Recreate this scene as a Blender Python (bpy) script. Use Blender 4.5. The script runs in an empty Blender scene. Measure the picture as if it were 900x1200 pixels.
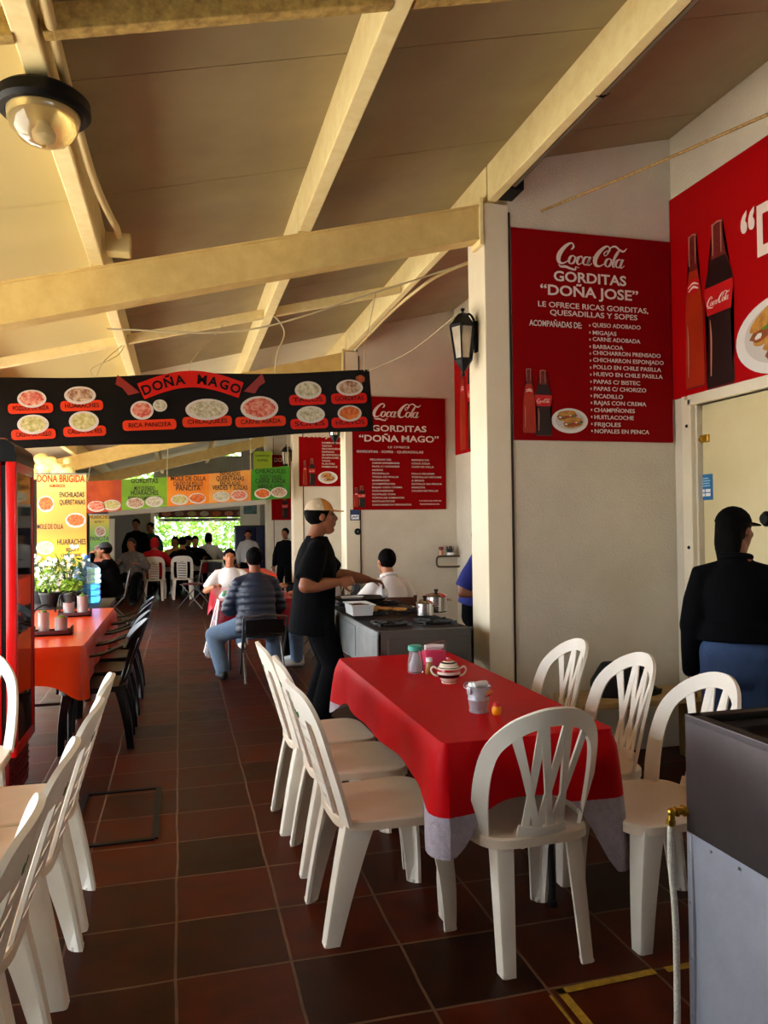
import bpy, bmesh, math, random
from mathutils import Vector, Matrix, Euler
V = Vector
PI = math.pi
rnd = random.Random(7)
S = bpy.context.scene
C = S.collection

# ------------------------------------------------------------------ camera
cam_d = bpy.data.cameras.new('camera')
cam = bpy.data.objects.new('camera', cam_d)
C.objects.link(cam)
S.camera = cam
cam_d.sensor_fit = 'VERTICAL'
cam_d.sensor_height = 36.0
cam_d.lens = 901.6 / 1200.0 * 36.0
cam_d.clip_start = 0.05
cam_d.clip_end = 200
_yaw, _pitch, _roll = 0.26004, 0.01694, 0.011984
_f = V((math.sin(_yaw) * math.cos(_pitch), math.cos(_yaw) * math.cos(_pitch), math.sin(_pitch)))
_r0 = V((math.cos(_yaw), -math.sin(_yaw), 0))
_u0 = _r0.cross(_f)
_r = _r0 * math.cos(_roll) - _u0 * math.sin(_roll)
_u = _r0 * math.sin(_roll) + _u0 * math.cos(_roll)
cam.matrix_world = Matrix(((_r.x, _u.x, -_f.x, 0), (_r.y, _u.y, -_f.y, 0), (_r.z, _u.z, -_f.z, 1.5), (0, 0, 0, 1)))

# ------------------------------------------------------------------ sky, sun, exposure
W = bpy.data.worlds.new('sky')
S.world = W
W.use_nodes = True
bg = W.node_tree.nodes['Background']
bg.inputs[0].default_value = (0.86, 0.93, 1.0, 1)
bg.inputs[1].default_value = 5.4
sun_d = bpy.data.lights.new('sun', 'SUN')
sun = bpy.data.objects.new('sun', sun_d)
C.objects.link(sun)
sun_d.energy = 16.0
sun_d.color = (1.0, 0.93, 0.80)
sun_d.angle = math.radians(1.0)
sun.rotation_euler = V((-0.42, 0.15, 0.90)).to_track_quat('Z', 'Y').to_euler()
sun.location = (-20, 8, 30)
S.view_settings.view_transform = 'Standard'
S.view_settings.look = 'None'
S.view_settings.gamma = 1.0
S.view_settings.use_curve_mapping = False
S.view_settings.exposure = 0.85
S.render.film_transparent = False
try:
    S.cycles.max_bounces = 8
    S.cycles.diffuse_bounces = 5
    S.cycles.use_denoising = True
except Exception:
    pass

# ------------------------------------------------------------------ materials
def lin(c):
    out = []
    for v in c:
        v = v / 255.0
        out.append(v / 12.92 if v <= 0.04045 else ((v + 0.055) / 1.055) ** 2.4)
    return (*out, 1.0)

MATS = {}
def mat(name, col, rough=0.6, metal=0.0, noise=None, col2=None, bump=None, coat=0.0, trans=0.0, alpha=1.0, stretch=None, spec=0.5, ior=1.45, emit=0.0):
    """noise=(scale, amount): blend towards col2 by a noise field; bump=(scale, strength)"""
    if name in MATS:
        return MATS[name]
    m = bpy.data.materials.new(name)
    m.use_nodes = True
    nt = m.node_tree
    p = nt.nodes['Principled BSDF']
    p.inputs['Base Color'].default_value = lin(col)
    p.inputs['Roughness'].default_value = rough
    p.inputs['Metallic'].default_value = metal
    p.inputs['Specular IOR Level'].default_value = spec
    p.inputs['IOR'].default_value = ior
    p.inputs['Coat Weight'].default_value = coat
    p.inputs['Coat Roughness'].default_value = 0.08
    p.inputs['Transmission Weight'].default_value = trans
    p.inputs['Alpha'].default_value = alpha
    if emit:
        p.inputs['Emission Color'].default_value = lin(col)
        p.inputs['Emission Strength'].default_value = emit
    tc = None
    if noise or bump:
        tc = nt.nodes.new('ShaderNodeTexCoord')
        mp = nt.nodes.new('ShaderNodeMapping')
        if stretch:
            mp.inputs['Scale'].default_value = stretch
        nt.links.new(tc.outputs['Object'], mp.inputs['Vector'])
    if noise:
        n = nt.nodes.new('ShaderNodeTexNoise')
        n.inputs['Scale'].default_value = noise[0]
        n.inputs['Detail'].default_value = 6
        n.inputs['Roughness'].default_value = 0.6
        nt.links.new(mp.outputs[0], n.inputs['Vector'])
        r = nt.nodes.new('ShaderNodeMapRange')
        r.inputs[1].default_value = 0.35
        r.inputs[2].default_value = 0.72
        r.inputs[3].default_value = 0.0
        r.inputs[4].default_value = noise[1]
        nt.links.new(n.outputs[0], r.inputs[0])
        mx = nt.nodes.new('ShaderNodeMix')
        mx.data_type = 'RGBA'
        mx.inputs[6].default_value = lin(col)
        mx.inputs[7].default_value = lin(col2 if col2 else tuple(v * 0.6 for v in col))
        nt.links.new(r.outputs[0], mx.inputs[0])
        nt.links.new(mx.outputs[2], p.inputs['Base Color'])
    if bump:
        n2 = nt.nodes.new('ShaderNodeTexNoise')
        n2.inputs['Scale'].default_value = bump[0]
        n2.inputs['Detail'].default_value = 4
        nt.links.new(mp.outputs[0], n2.inputs['Vector'])
        b = nt.nodes.new('ShaderNodeBump')
        b.inputs['Strength'].default_value = bump[1]
        b.inputs['Distance'].default_value = 0.02
        nt.links.new(n2.outputs[0], b.inputs['Height'])
        nt.links.new(b.outputs[0], p.inputs['Normal'])
    MATS[name] = m
    return m

def tile_floor_mat():
    m = bpy.data.materials.new('clay_tile')
    m.use_nodes = True
    nt = m.node_tree
    p = nt.nodes['Principled BSDF']
    tc = nt.nodes.new('ShaderNodeTexCoord')
    mp = nt.nodes.new('ShaderNodeMapping')
    mp.inputs['Location'].default_value = (0.012 + 0.3855 * 40, -2.298 + 0.3855 * 40, 0)
    nt.links.new(tc.outputs['Object'], mp.inputs[0])
    # a little wobble so the joints are hand laid
    nz = nt.nodes.new('ShaderNodeTexNoise'); nz.inputs['Scale'].default_value = 2.3
    nt.links.new(tc.outputs['Object'], nz.inputs['Vector'])
    ws = nt.nodes.new('ShaderNodeVectorMath'); ws.operation = 'SCALE'; ws.inputs[3].default_value = 0.02
    nt.links.new(nz.outputs['Color'], ws.inputs[0])
    ad = nt.nodes.new('ShaderNodeVectorMath'); ad.operation = 'ADD'
    nt.links.new(mp.outputs[0], ad.inputs[0]); nt.links.new(ws.outputs[0], ad.inputs[1])
    br = nt.nodes.new('ShaderNodeTexBrick')
    br.offset = 0.0; br.squash = 1.0
    br.inputs['Scale'].default_value = 1.0
    br.inputs['Brick Width'].default_value = 0.3855
    br.inputs['Row Height'].default_value = 0.3855
    br.inputs['Mortar Size'].default_value = 0.0055
    br.inputs['Mortar Smooth'].default_value = 0.25
    br.inputs['Color1'].default_value = lin((84, 28, 7))
    br.inputs['Color2'].default_value = lin((46, 21, 8))
    br.inputs['Mortar'].default_value = lin((112, 84, 62))
    nt.links.new(ad.outputs[0], br.inputs['Vector'])
    n = nt.nodes.new('ShaderNodeTexNoise'); n.inputs['Scale'].default_value = 7; n.inputs['Detail'].default_value = 8
    nt.links.new(tc.outputs['Object'], n.inputs['Vector'])
    r = nt.nodes.new('ShaderNodeMapRange'); r.inputs[1].default_value = .3; r.inputs[2].default_value = .7
    r.inputs[3].default_value = .55; r.inputs[4].default_value = 1.15
    nt.links.new(n.outputs[0], r.inputs[0])
    mx = nt.nodes.new('ShaderNodeVectorMath'); mx.operation = 'SCALE'
    nt.links.new(br.outputs['Color'], mx.inputs[0]); nt.links.new(r.outputs[0], mx.inputs[3])
    nt.links.new(mx.outputs[0], p.inputs['Base Color'])
    p.inputs['Specular IOR Level'].default_value = .10
    r2 = nt.nodes.new('ShaderNodeMapRange'); r2.inputs[3].default_value = .30; r2.inputs[4].default_value = .55
    nt.links.new(n.outputs[0], r2.inputs[0]); nt.links.new(r2.outputs[0], p.inputs['Roughness'])
    inv = nt.nodes.new('ShaderNodeMath'); inv.operation = 'SUBTRACT'; inv.inputs[0].default_value = 1
    nt.links.new(br.outputs['Fac'], inv.inputs[1])
    sm = nt.nodes.new('ShaderNodeMath'); sm.operation = 'MULTIPLY_ADD'; sm.inputs[1].default_value = .25
    nt.links.new(n.outputs[0], sm.inputs[0]); nt.links.new(inv.outputs[0], sm.inputs[2])
    b = nt.nodes.new('ShaderNodeBump'); b.inputs['Strength'].default_value = .35; b.inputs['Distance'].default_value = .006
    nt.links.new(sm.outputs[0], b.inputs['Height']); nt.links.new(b.outputs[0], p.inputs['Normal'])
    return m

def sheet_mat(name, col, w):
    """thin fibreglass roof sheet that lets some daylight through"""
    m = bpy.data.materials.new(name)
    m.use_nodes = True
    nt = m.node_tree
    for n in list(nt.nodes):
        if n.type == 'BSDF_PRINCIPLED':
            nt.nodes.remove(n)
    d = nt.nodes.new('ShaderNodeBsdfDiffuse'); d.inputs[0].default_value = lin(col)
    t = nt.nodes.new('ShaderNodeBsdfTranslucent'); t.inputs[0].default_value = lin(col)
    mx = nt.nodes.new('ShaderNodeMixShader'); mx.inputs[0].default_value = w
    nt.links.new(d.outputs[0], mx.inputs[1]); nt.links.new(t.outputs[0], mx.inputs[2])
    nt.links.new(mx.outputs[0], nt.nodes['Material Output'].inputs[0])
    return m

# ------------------------------------------------------------------ mesh helpers
def BM():
    return bmesh.new()

def add_box(bm, c, s, M=None, bev=0.0, seg=2):
    """box centred at c with full size s"""
    b = bmesh.new()
    bmesh.ops.create_cube(b, size=1.0)
    for v in b.verts:
        v.co = V((v.co.x * s[0], v.co.y * s[1], v.co.z * s[2]))
    if bev > 0:
        bmesh.ops.bevel(b, geom=list(b.edges), offset=bev, segments=seg, affect='EDGES', profile=0.5)
    T = Matrix.Translation(V(c))
    if M is not None:
        T = T @ M.to_4x4()
    merge(bm, b, T)

def merge(bm, b, T=None):
    if T is not None:
        bmesh.ops.transform(b, matrix=T, verts=b.verts)
    me = bpy.data.meshes.new('tmp')
    b.to_mesh(me); b.free()
    bm.from_mesh(me)
    bpy.data.meshes.remove(me)

def add_bar(bm, a, b_, w, h, up=(0, 0, 1), bev=0.0):
    """rectangular bar from a to b: w across, h along up"""
    a, b_ = V(a), V(b_)
    d = b_ - a
    y = d.normalized()
    up = V(up)
    x = y.cross(up)
    if x.length < 1e-5:
        x = y.cross(V((1, 0, 0)))
    x.normalize()
    z = x.cross(y)
    M = Matrix((x, y, z)).transposed()
    add_box(bm, (a + b_) / 2, (w, d.length, h), M, bev)

def frame_list(pts, closed=False):
    n = len(pts)
    tans = []
    for i in range(n):
        if closed:
            t = pts[(i + 1) % n] - pts[i - 1]
        else:
            t = pts[min(i + 1, n - 1)] - pts[max(i - 1, 0)]
        tans.append(t.normalized() if t.length > 1e-9 else V((0, 0, 1)))
    ref = V((0, 0, 1)) if abs(tans[0].z) < 0.9 else V((1, 0, 0))
    x = tans[0].cross(ref).normalized()
    fr = []
    for t in tans:
        x = (x - t * x.dot(t))
        if x.length < 1e-6:
            x = t.cross(V((0.3, 0.5, 0.8)))
        x.normalize()
        fr.append((x.copy(), t.cross(x).normalized()))
    return fr

def add_tube(bm, pts, r, n=8, closed=False, caps=True):
    pts = [V(p) for p in pts]
    rs = r if isinstance(r, (list, tuple)) else [r] * len(pts)
    fr = frame_list(pts, closed)
    rings = []
    for p, (x, y), q in zip(pts, fr, rs):
        rings.append([bm.verts.new(p + x * math.cos(2 * PI * k / n) * q + y * math.sin(2 * PI * k / n) * q) for k in range(n)])
    m = len(rings)
    for i in range(m if closed else m - 1):
        a, b = rings[i], rings[(i + 1) % m]
        for k in range(n):
            bm.faces.new((a[k], a[(k + 1) % n], b[(k + 1) % n], b[k]))
    if caps and not closed:
        bm.faces.new(rings[0][::-1]); bm.faces.new(rings[-1])

def spline(pts, n=6, closed=False):
    pts = [V(p) for p in pts]
    out = []
    m = len(pts)
    for i in range(m if closed else m - 1):
        p0 = pts[i - 1] if (closed or i > 0) else pts[0] * 2 - pts[1]
        p1 = pts[i]; p2 = pts[(i + 1) % m]
        p3 = pts[(i + 2) % m] if (closed or i + 2 < m) else p2 * 2 - p1
        for k in range(n):
            t = k / n
            out.append(0.5 * ((2 * p1) + (p2 - p0) * t + (2 * p0 - 5 * p1 + 4 * p2 - p3) * t * t + (3 * p1 - p0 - 3 * p2 + p3) * t ** 3))
    if not closed:
        out.append(pts[-1].copy())
    return out

def add_lathe(bm, prof, c=(0, 0, 0), n=24, M=None, sy=1.0, flute=None):
    """prof: list of (r, z); closed at r=0 ends"""
    c = V(c)
    rings = []
    for (r, z) in prof:
        if r < 1e-6:
            rings.append([bm.verts.new((0, 0, z))])
        else:
            rr = []
            for k in range(n):
                a = 2 * PI * k / n
                q = r * (1 + (flute(a, z) if flute else 0))
                rr.append(bm.verts.new((q * math.cos(a), q * math.sin(a) * sy, z)))
            rings.append(rr)
    for a, b in zip(rings[:-1], rings[1:]):
        if len(a) == 1 and len(b) == 1:
            continue
        if len(a) == 1:
            for k in range(n):
                bm.faces.new((a[0], b[(k + 1) % n], b[k]))
        elif len(b) == 1:
            for k in range(n):
                bm.faces.new((a[k], a[(k + 1) % n], b[0]))
        else:
            for k in range(n):
                bm.faces.new((a[k], a[(k + 1) % n], b[(k + 1) % n], b[k]))
    vs = [v for r in rings for v in r]
    T = Matrix.Translation(c)
    if M is not None:
        T = T @ M.to_4x4()
    bmesh.ops.transform(bm, matrix=T, verts=vs)

def add_prism(bm, outline, depth, O=(0, 0, 0), X=(1, 0, 0), Y=(0, 0, 1), centre=True):
    """2-D outline in the plane (X, Y) at O, given thickness along X x Y"""
    O, X, Y = V(O), V(X), V(Y)
    N = X.cross(Y).normalized()
    lo = -depth / 2 if centre else 0.0
    hi = depth / 2 if centre else depth
    # orientation
    ar = sum(outline[i - 1][0] * outline[i][1] - outline[i][0] * outline[i - 1][1] for i in range(len(outline)))
    if ar < 0:
        outline = outline[::-1]
    f0 = [bm.verts.new(O + X * p[0] + Y * p[1] + N * lo) for p in outline]
    f1 = [bm.verts.new(O + X * p[0] + Y * p[1] + N * hi) for p in outline]
    n = len(outline)
    fa = [bm.faces.new(f1), bm.faces.new(f0[::-1])]
    for i in range(n):
        bm.faces.new((f0[i], f0[(i + 1) % n], f1[(i + 1) % n], f1[i]))
    bmesh.ops.triangulate(bm, faces=fa)

def add_loft(bm, pts, rx, ry, side=(1, 0, 0), n=16, round_caps=True):
    """elliptical sections along pts; side = direction of rx"""
    pts = [V(p) for p in pts]
    side = V(side)
    m = len(pts)
    secs = []
    for i in range(m):
        t = (pts[min(i + 1, m - 1)] - pts[max(i - 1, 0)]).normalized()
        x = side - t * side.dot(t)
        if x.length < 1e-4:
            x = t.orthogonal()
        x.normalize()
        y = t.cross(x)
        secs.append((pts[i], x, y, t, rx[i], ry[i]))
    full = []
    if round_caps:
        p, x, y, t, a, b = secs[0]
        h = min(a, b)
        for q in (0.15, 0.5, 0.8):
            k = math.sqrt(1 - (1 - q) ** 2)
            full.append((p - t * h * (1 - q), x, y, a * k, b * k))
    for p, x, y, t, a, b in secs:
        full.append((p, x, y, a, b))
    if round_caps:
        p, x, y, t, a, b = secs[-1]
        h = min(a, b)
        for q in (0.8, 0.5, 0.15):
            k = math.sqrt(1 - (1 - q) ** 2)
            full.append((p + t * h * (1 - q), x, y, a * k, b * k))
    rings = []
    for p, x, y, a, b in full:
        rings.append([bm.verts.new(p + x * a * math.cos(2 * PI * k / n) + y * b * math.sin(2 * PI * k / n)) for k in range(n)])
    for A, B in zip(rings[:-1], rings[1:]):
        for k in range(n):
            bm.faces.new((A[k], A[(k + 1) % n], B[(k + 1) % n], B[k]))
    bm.faces.new(rings[0][::-1]); bm.faces.new(rings[-1])

def add_ball(bm, c, r, sc=(1, 1, 1), M=None, sub=2):
    b = bmesh.new()
    bmesh.ops.create_icosphere(b, subdivisions=sub, radius=r)
    T = Matrix.Translation(V(c))
    if M is not None:
        T = T @ M.to_4x4()
    T = T @ Matrix.Diagonal((sc[0], sc[1], sc[2], 1))
    merge(bm, b, T)

def fix_normals(bm):
    bmesh.ops.recalc_face_normals(bm, faces=bm.faces)

def obj(name, bm, m, parent=None, smooth=True, loc=None):
    me = bpy.data.meshes.new(name)
    fix_normals(bm)
    bm.to_mesh(me); bm.free()
    o = bpy.data.objects.new(name, me)
    C.objects.link(o)
    if m is not None:
        me.materials.append(m)
    if smooth:
        for p in me.polygons:
            p.use_smooth = True
        me.set_sharp_from_angle(angle=math.radians(38))
    if parent is not None:
        o.parent = parent
    if loc is not None:
        o.location = loc
    return o

def tag(o, label, cat, group=None, kind=None):
    o['label'] = label
    o['category'] = cat
    if group:
        o['group'] = group
    if kind:
        o['kind'] = kind
    return o

def thing(name, label, cat, loc=(0, 0, 0), rotz=0.0, group=None):
    o = bpy.data.objects.new(name, None)
    C.objects.link(o)
    o.empty_display_size = 0.1
    o.location = loc
    o.rotation_euler = (0, 0, rotz)
    return tag(o, label, cat, group)

def struct(name, bm, m, parent=None, smooth=False):
    o = obj(name, bm, m, parent, smooth)
    if parent is None:
        o['kind'] = 'structure'
    return o

def dup(root, loc, rotz, label, group=None, shift=None):
    """copy a thing with its parts and sub-parts"""
    r = root.copy(); C.objects.link(r)
    r.location = loc; r.rotation_euler = (0, 0, rotz)
    r['label'] = label
    if group:
        r['group'] = group
    for ch in list(root.children):
        c = ch.copy(); C.objects.link(c); c.parent = r
        for g in list(ch.children):
            d = g.copy(); C.objects.link(d); d.parent = c
    return r

def realize(bm, voxel, smooth_it=4, decimate=None):
    """union of overlapping closed shells -> one continuous surface"""
    me = bpy.data.meshes.new('tmp_body')
    fix_normals(bm)
    bm.to_mesh(me); bm.free()
    o = bpy.data.objects.new('tmp_body', me)
    C.objects.link(o)
    md = o.modifiers.new('r', 'REMESH'); md.mode = 'VOXEL'; md.voxel_size = voxel
    ms = o.modifiers.new('s', 'SMOOTH'); ms.iterations = smooth_it; ms.factor = 0.5
    dg = bpy.context.evaluated_depsgraph_get()
    dg.update()
    new = bpy.data.meshes.new_from_object(o.evaluated_get(dg))
    bpy.data.objects.remove(o); bpy.data.meshes.remove(me)
    b = bmesh.new(); b.from_mesh(new)
    bpy.data.meshes.remove(new)
    return b

# ------------------------------------------------------------------ flat writing and pictures on signs
class Face:
    """a flat sign face: origin O (top-left corner), x to the right, y up, n out of the face"""
    def __init__(s, O, X, Y):
        s.O, s.X, s.Y = V(O), V(X).normalized(), V(Y).normalized()
        s.N = s.X.cross(s.Y).normalized()
    def p(s, x, y, z=0.0):
        return s.O + s.X * x + s.Y * y + s.N * z
    def M(s, x, y, z=0.0):
        p = s.p(x, y, z)
        return Matrix(((s.X.x, s.Y.x, s.N.x, p.x), (s.X.y, s.Y.y, s.N.y, p.y), (s.X.z, s.Y.z, s.N.z, p.z), (0, 0, 0, 1)))
    def at(s, x, y):
        return s

def add_text(bm, face, txt, x, y, size, bold=0.0, align='LEFT', width=None, z=0.004, shear=0.0, depth=0.0008, space=1.0):
    cu = bpy.data.curves.new('tmp_txt', 'FONT')
    cu.body = txt
    cu.size = size
    cu.align_x = align
    cu.offset = bold * size
    cu.shear = shear
    cu.extrude = depth
    cu.resolution_u = 3
    cu.space_character = space
    o = bpy.data.objects.new('tmp_txt', cu)
    C.objects.link(o)
    dg = bpy.context.evaluated_depsgraph_get()
    dg.update()
    me = bpy.data.meshes.new_from_object(o.evaluated_get(dg))
    bpy.data.objects.remove(o); bpy.data.curves.remove(cu)
    b = bmesh.new(); b.from_mesh(me)
    bpy.data.meshes.remove(me)
    if width and len(b.verts):
        xs = [v.co.x for v in b.verts]
        w = max(xs) - min(xs)
        k = width / w
        for v in b.verts:
            v.co.x *= k
    merge(bm, b, face.M(x, y, z))

def add_ribbon(bm, face, pts, z=0.004, depth=0.0008, n=7, closed=False, nib=None):
    """pen stroke: pts = (x, y, w)"""
    P = spline([(a, b, c) for a, b, c in pts], n, closed)
    L, R = [], []
    m = len(P)
    for i in range(m):
        if closed:
            t = P[(i + 1) % m] - P[i - 1]
        else:
            t = P[min(i + 1, m - 1)] - P[max(i - 1, 0)]
        t2 = V((t.x, t.y, 0))
        t2 = t2.normalized() if t2.length > 1e-9 else V((1, 0, 0))
        nn = V((-t2.y, t2.x, 0))
        w = max(P[i].z, 1e-4) / 2
        L.append((P[i].x + nn.x * w, P[i].y + nn.y * w)); R.append((P[i].x - nn.x * w, P[i].y - nn.y * w))
    va = [bm.verts.new(face.p(a, b, z)) for a, b in L]
    vb = [bm.verts.new(face.p(a, b, z)) for a, b in R]
    for i in range(m if closed else m - 1):
        j = (i + 1) % m
        bm.faces.new((va[i], vb[i], vb[j], va[j]))

def add_shape(bm, face, pts, z=0.003, depth=0.001):
    add_prism(bm, pts, depth, face.p(0, 0, z), face.X, face.Y, centre=False)

def ell(cx, cy, rx, ry, n=28, wob=0.0, seed=0, a0=0, a1=2 * PI):
    r = random.Random(seed)
    full = abs(a1 - a0 - 2 * PI) < 1e-6
    cnt = n if full else n + 1
    return [(cx + rx * math.cos(a0 + (a1 - a0) * k / n) * (1 + r.uniform(-wob, wob)), cy + ry * math.sin(a0 + (a1 - a0) * k / n) * (1 + r.uniform(-wob, wob))) for k in range(cnt)]

def rrect(x0, y0, x1, y1, r, n=4):
    out = []
    for cx, cy, a in ((x1 - r, y1 - r, 0), (x0 + r, y1 - r, PI / 2), (x0 + r, y0 + r, PI), (x1 - r, y0 + r, 1.5 * PI)):
        for k in range(n + 1):
            t = a + PI / 2 * k / n
            out.append((cx + r * math.cos(t), cy + r * math.sin(t)))
    return out

def add_script_logo(bm, face, x0, y0, w, z=0.004):
    """flowing white script wordmark on the red signs"""
    k = w / 9.9
    def st(pts, closed=False):
        add_ribbon(bm, face, [(x0 + (a + 0.28 * b) * k, y0 + b * k, c * k) for a, b, c in pts], z=z, n=6, closed=closed)
    def bigc(o):
        st([(o + 1.55, 1.75, .10), (o + 1.78, 2.15, .26), (o + 1.5, 2.55, .14), (o + 1.0, 2.4, .30), (o + .45, 1.75, .48), (o + .15, .95, .58), (o + .32, .25, .46), (o + .85, .02, .22), (o + 1.4, .3, .12), (o + 1.7, .62, .08)])
    bigc(0.0)
    st([(.35, -.1, .06), (.75, -.38, .22), (1.4, -.36, .30), (2.1, -.55, .26), (2.75, -.62, .20), (2.7, -.3, .10), (3.2, -.38, .06)])
    def oo(cx, closed=True):
        st([(cx - .02, 1.05, .12), (cx - .36, .85, .30), (cx - .42, .35, .30), (cx - .1, .05, .12), (cx + .26, .25, .26), (cx + .3, .8, .22)], True)
    oo(2.05)
    st([(2.2, 1.0, .08), (2.5, .85, .10), (2.72, 1.0, .08)])
    st([(3.3, .85, .26), (3.15, 1.08, .10), (2.8, .85, .28), (2.72, .35, .34), (3.0, .04, .16), (3.35, .25, .08), (3.6, .5, .07)])
    oo(3.95)
    st([(4.35, 1.1, .30), (4.22, .55, .30), (4.22, .15, .24), (4.45, .04, .10), (4.75, .3, .06)])
    st([(4.72, 1.0, .20), (4.98, 1.16, .26), (5.15, 1.08, .16)])
    bigc(4.9)
    st([(6.5, 2.1, .08), (6.05, 1.7, .14), (6.25, 1.35, .10), (6.6, 1.75, .12), (6.75, 2.4, .16), (7.35, 2.62, .22), (8.0, 2.25, .26), (8.6, 2.1, .22), (8.95, 2.5, .06)])
    oo(6.95)
    st([(7.2, 1.0, .08), (7.45, .85, .08)])
    st([(7.4, .6, .08), (7.8, 1.4, .14), (8.0, 2.0, .12), (7.82, 2.05, .14), (7.62, 1.3, .32), (7.58, .4, .32), (7.75, .05, .14), (8.05, .3, .07)])
    oo(8.4)
    st([(8.8, 1.1, .30), (8.67, .55, .30), (8.67, .15, .24), (8.9, .04, .10), (9.2, .35, .06)])
# ------------------------------------------------------------------ survey helpers: a direction read in the photograph meets a known plane of the place
def _ray(px, py):
    return _r * ((px - 450) / 901.6) - _u * ((py - 600) / 901.6) + _f
CAM = V((0, 0, 1.5))
def onY(px, py, Y):
    d = _ray(px, py); return CAM + d * (Y / d.y)
def onX(px, py, X):
    d = _ray(px, py); return CAM + d * (X / d.x)
def onZ(px, py, z=0.0):
    d = _ray(px, py); return CAM + d * ((z - 1.5) / d.z)

# ------------------------------------------------------------------ materials of the place
M_tile = tile_floor_mat()
M_wall = mat('wall_paint', (216, 205, 184), .75, noise=(2.2, .45), col2=(184, 172, 150), bump=(60, .25))
M_colm = mat('column_paint', (232, 220, 194), .55, noise=(3, .25), col2=(196, 174, 128))
M_steel_cream = mat('cream_steel_paint', (246, 230, 172), .5, noise=(14, .5), col2=(222, 190, 112), bump=(30, .05))
M_rusty = mat('rusty_cream_steel', (218, 188, 108), .65, noise=(26, .75), col2=(112, 74, 32), bump=(40, .15))
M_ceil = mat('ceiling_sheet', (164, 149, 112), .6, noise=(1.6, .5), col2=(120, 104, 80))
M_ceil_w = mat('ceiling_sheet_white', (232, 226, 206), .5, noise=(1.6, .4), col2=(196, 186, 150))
M_dark = mat('dark_gap', (46, 36, 26), .8)
M_white_paint = mat('white_gloss_paint', (236, 232, 216), .45)
M_door = mat('door_cream', (222, 206, 158), .5, noise=(2.5, .35), col2=(196, 176, 120))
M_brass = mat('brass', (200, 160, 60), .3, 1.0)
M_blackm = mat('black_metal', (8, 8, 8), .5, spec=.25)
M_black = mat('black_plastic', (8, 8, 9), .4, spec=.25)
M_grey = mat('grey_steel', (120, 120, 118), .4, .9)
M_ground = mat('outdoor_concrete', (196, 190, 176), .9, noise=(1.5, .5))
M_red = mat('sign_red', (150, 8, 14), .45)
M_redl = mat('sign_red_bright', (170, 2, 7), .55, spec=.1)
M_sw = mat('sign_white', (236, 214, 204), .5)

def zc(X): return 3.297 + 0.247 * X
def zb(X): return 3.050 + 0.247 * X
YS = [4.5, 8.75, 13.0, 17.25]
YB = 21.5
XL = -2.45
XR = 3.234

# floor and outside ground
b = BM(); add_box(b, ((XL + XR) / 2, -2.6, 1.6), (XR - XL, .12, 3.2)); struct('wall_rear_added', b, mat('added_wall_brown', (84, 66, 52), .8))  # unseen wall added behind the camera to cut frontal light, dark against bounce
b = BM(); add_box(b, (XL - .06, -.75, 1.3), (.12, 3.7, 2.6)); struct('wall_left_added', b, MATS['added_wall_brown'])  # unseen near-left wall, added to keep side light off camera-facing surfaces
b = BM(); add_box(b, (XL - .06, 17.6, 1.3), (.12, 7.8, 2.6)); struct('wall_left_far', b, mat('kitchen_wall', (150, 150, 148), .8))
b = BM(); add_box(b, ((XL - .2 + XR) / 2, (YB - 3) / 2, -.06), (XR - XL + .2, YB + 3, .12)); struct('floor', b, M_tile)
b = BM(); add_box(b, (0, 15, -.16), (90, 90, .08)); struct('ground_outside', b, M_ground)

# right wall (opening for the service door between y=3.30 and 4.24)
D0, D1, DT = 3.28, 4.27, 2.25
b = BM()
for y0, y1, z0, z1 in ((-3, D0, 0, 4.3), (D1, YB, 0, 4.3), (D0, D1, DT, 4.3)):
    add_box(b, (XR + .07, (y0 + y1) / 2, (z0 + z1) / 2), (.14, y1 - y0, z1 - z0))
struct('wall_right', b, M_wall)
b = BM(); add_box(b, (XR + .06, (D0 + D1) / 2, DT / 2), (.045, D1 - D0 - .004, DT), bev=.004)
door = struct('door_1', b, M_door)
b = BM()
for y in (D0 + .0, D1 + .055):
    add_box(b, (XR + .01, y + (-.03 if y < D1 else 0), DT / 2 + .02), (.09, .075, DT + .05), bev=.006)
add_box(b, (XR + .01, (D0 + D1) / 2, DT + .035), (.09, D1 - D0 + .1, .07), bev=.006)
add_box(b, (XR - .012, D1 + .105, DT / 2 + .03), (.03, .03, DT + .08), bev=.004)
struct('door_frame', b, M_colm, door)
b = BM()
for z in (.5, 1.33, 2.12):
    add_lathe(b, [(0, 0), (.012, 0), (.010, .006), (0, .008)], (XR - .036, D1 + .055, z), 10, Matrix.Rotation(-PI / 2, 3, 'Y'))
struct('frame_bolt', b, M_blackm, door, True)
b = BM(); p = onX(826, 514, XR + .03)
add_box(b, (XR + .028, p.y, p.z), (.02, .075, .05), bev=.004); add_box(b, (XR + .016, p.y + .025, p.z - .005), (.012, .025, .022), bev=.002)
struct('bolt_plate', b, M_brass, door)
b = BM(); p = onX(897, 604, XR)
add_lathe(b, [(0, -.02), (.018, -.02), (.018, .03), (.04, .045), (.045, .07), (.03, .09), (0, .092)], (XR + .03, p.y - .05, p.z - .02), 16, Matrix.Rotation(-PI / 2, 3, 'Y'))
add_box(b, (XR + .034, p.y - .05, p.z - .03), (.012, .06, .18), bev=.004)
struct('door_knob', b, M_blackm, door, True)

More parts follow.
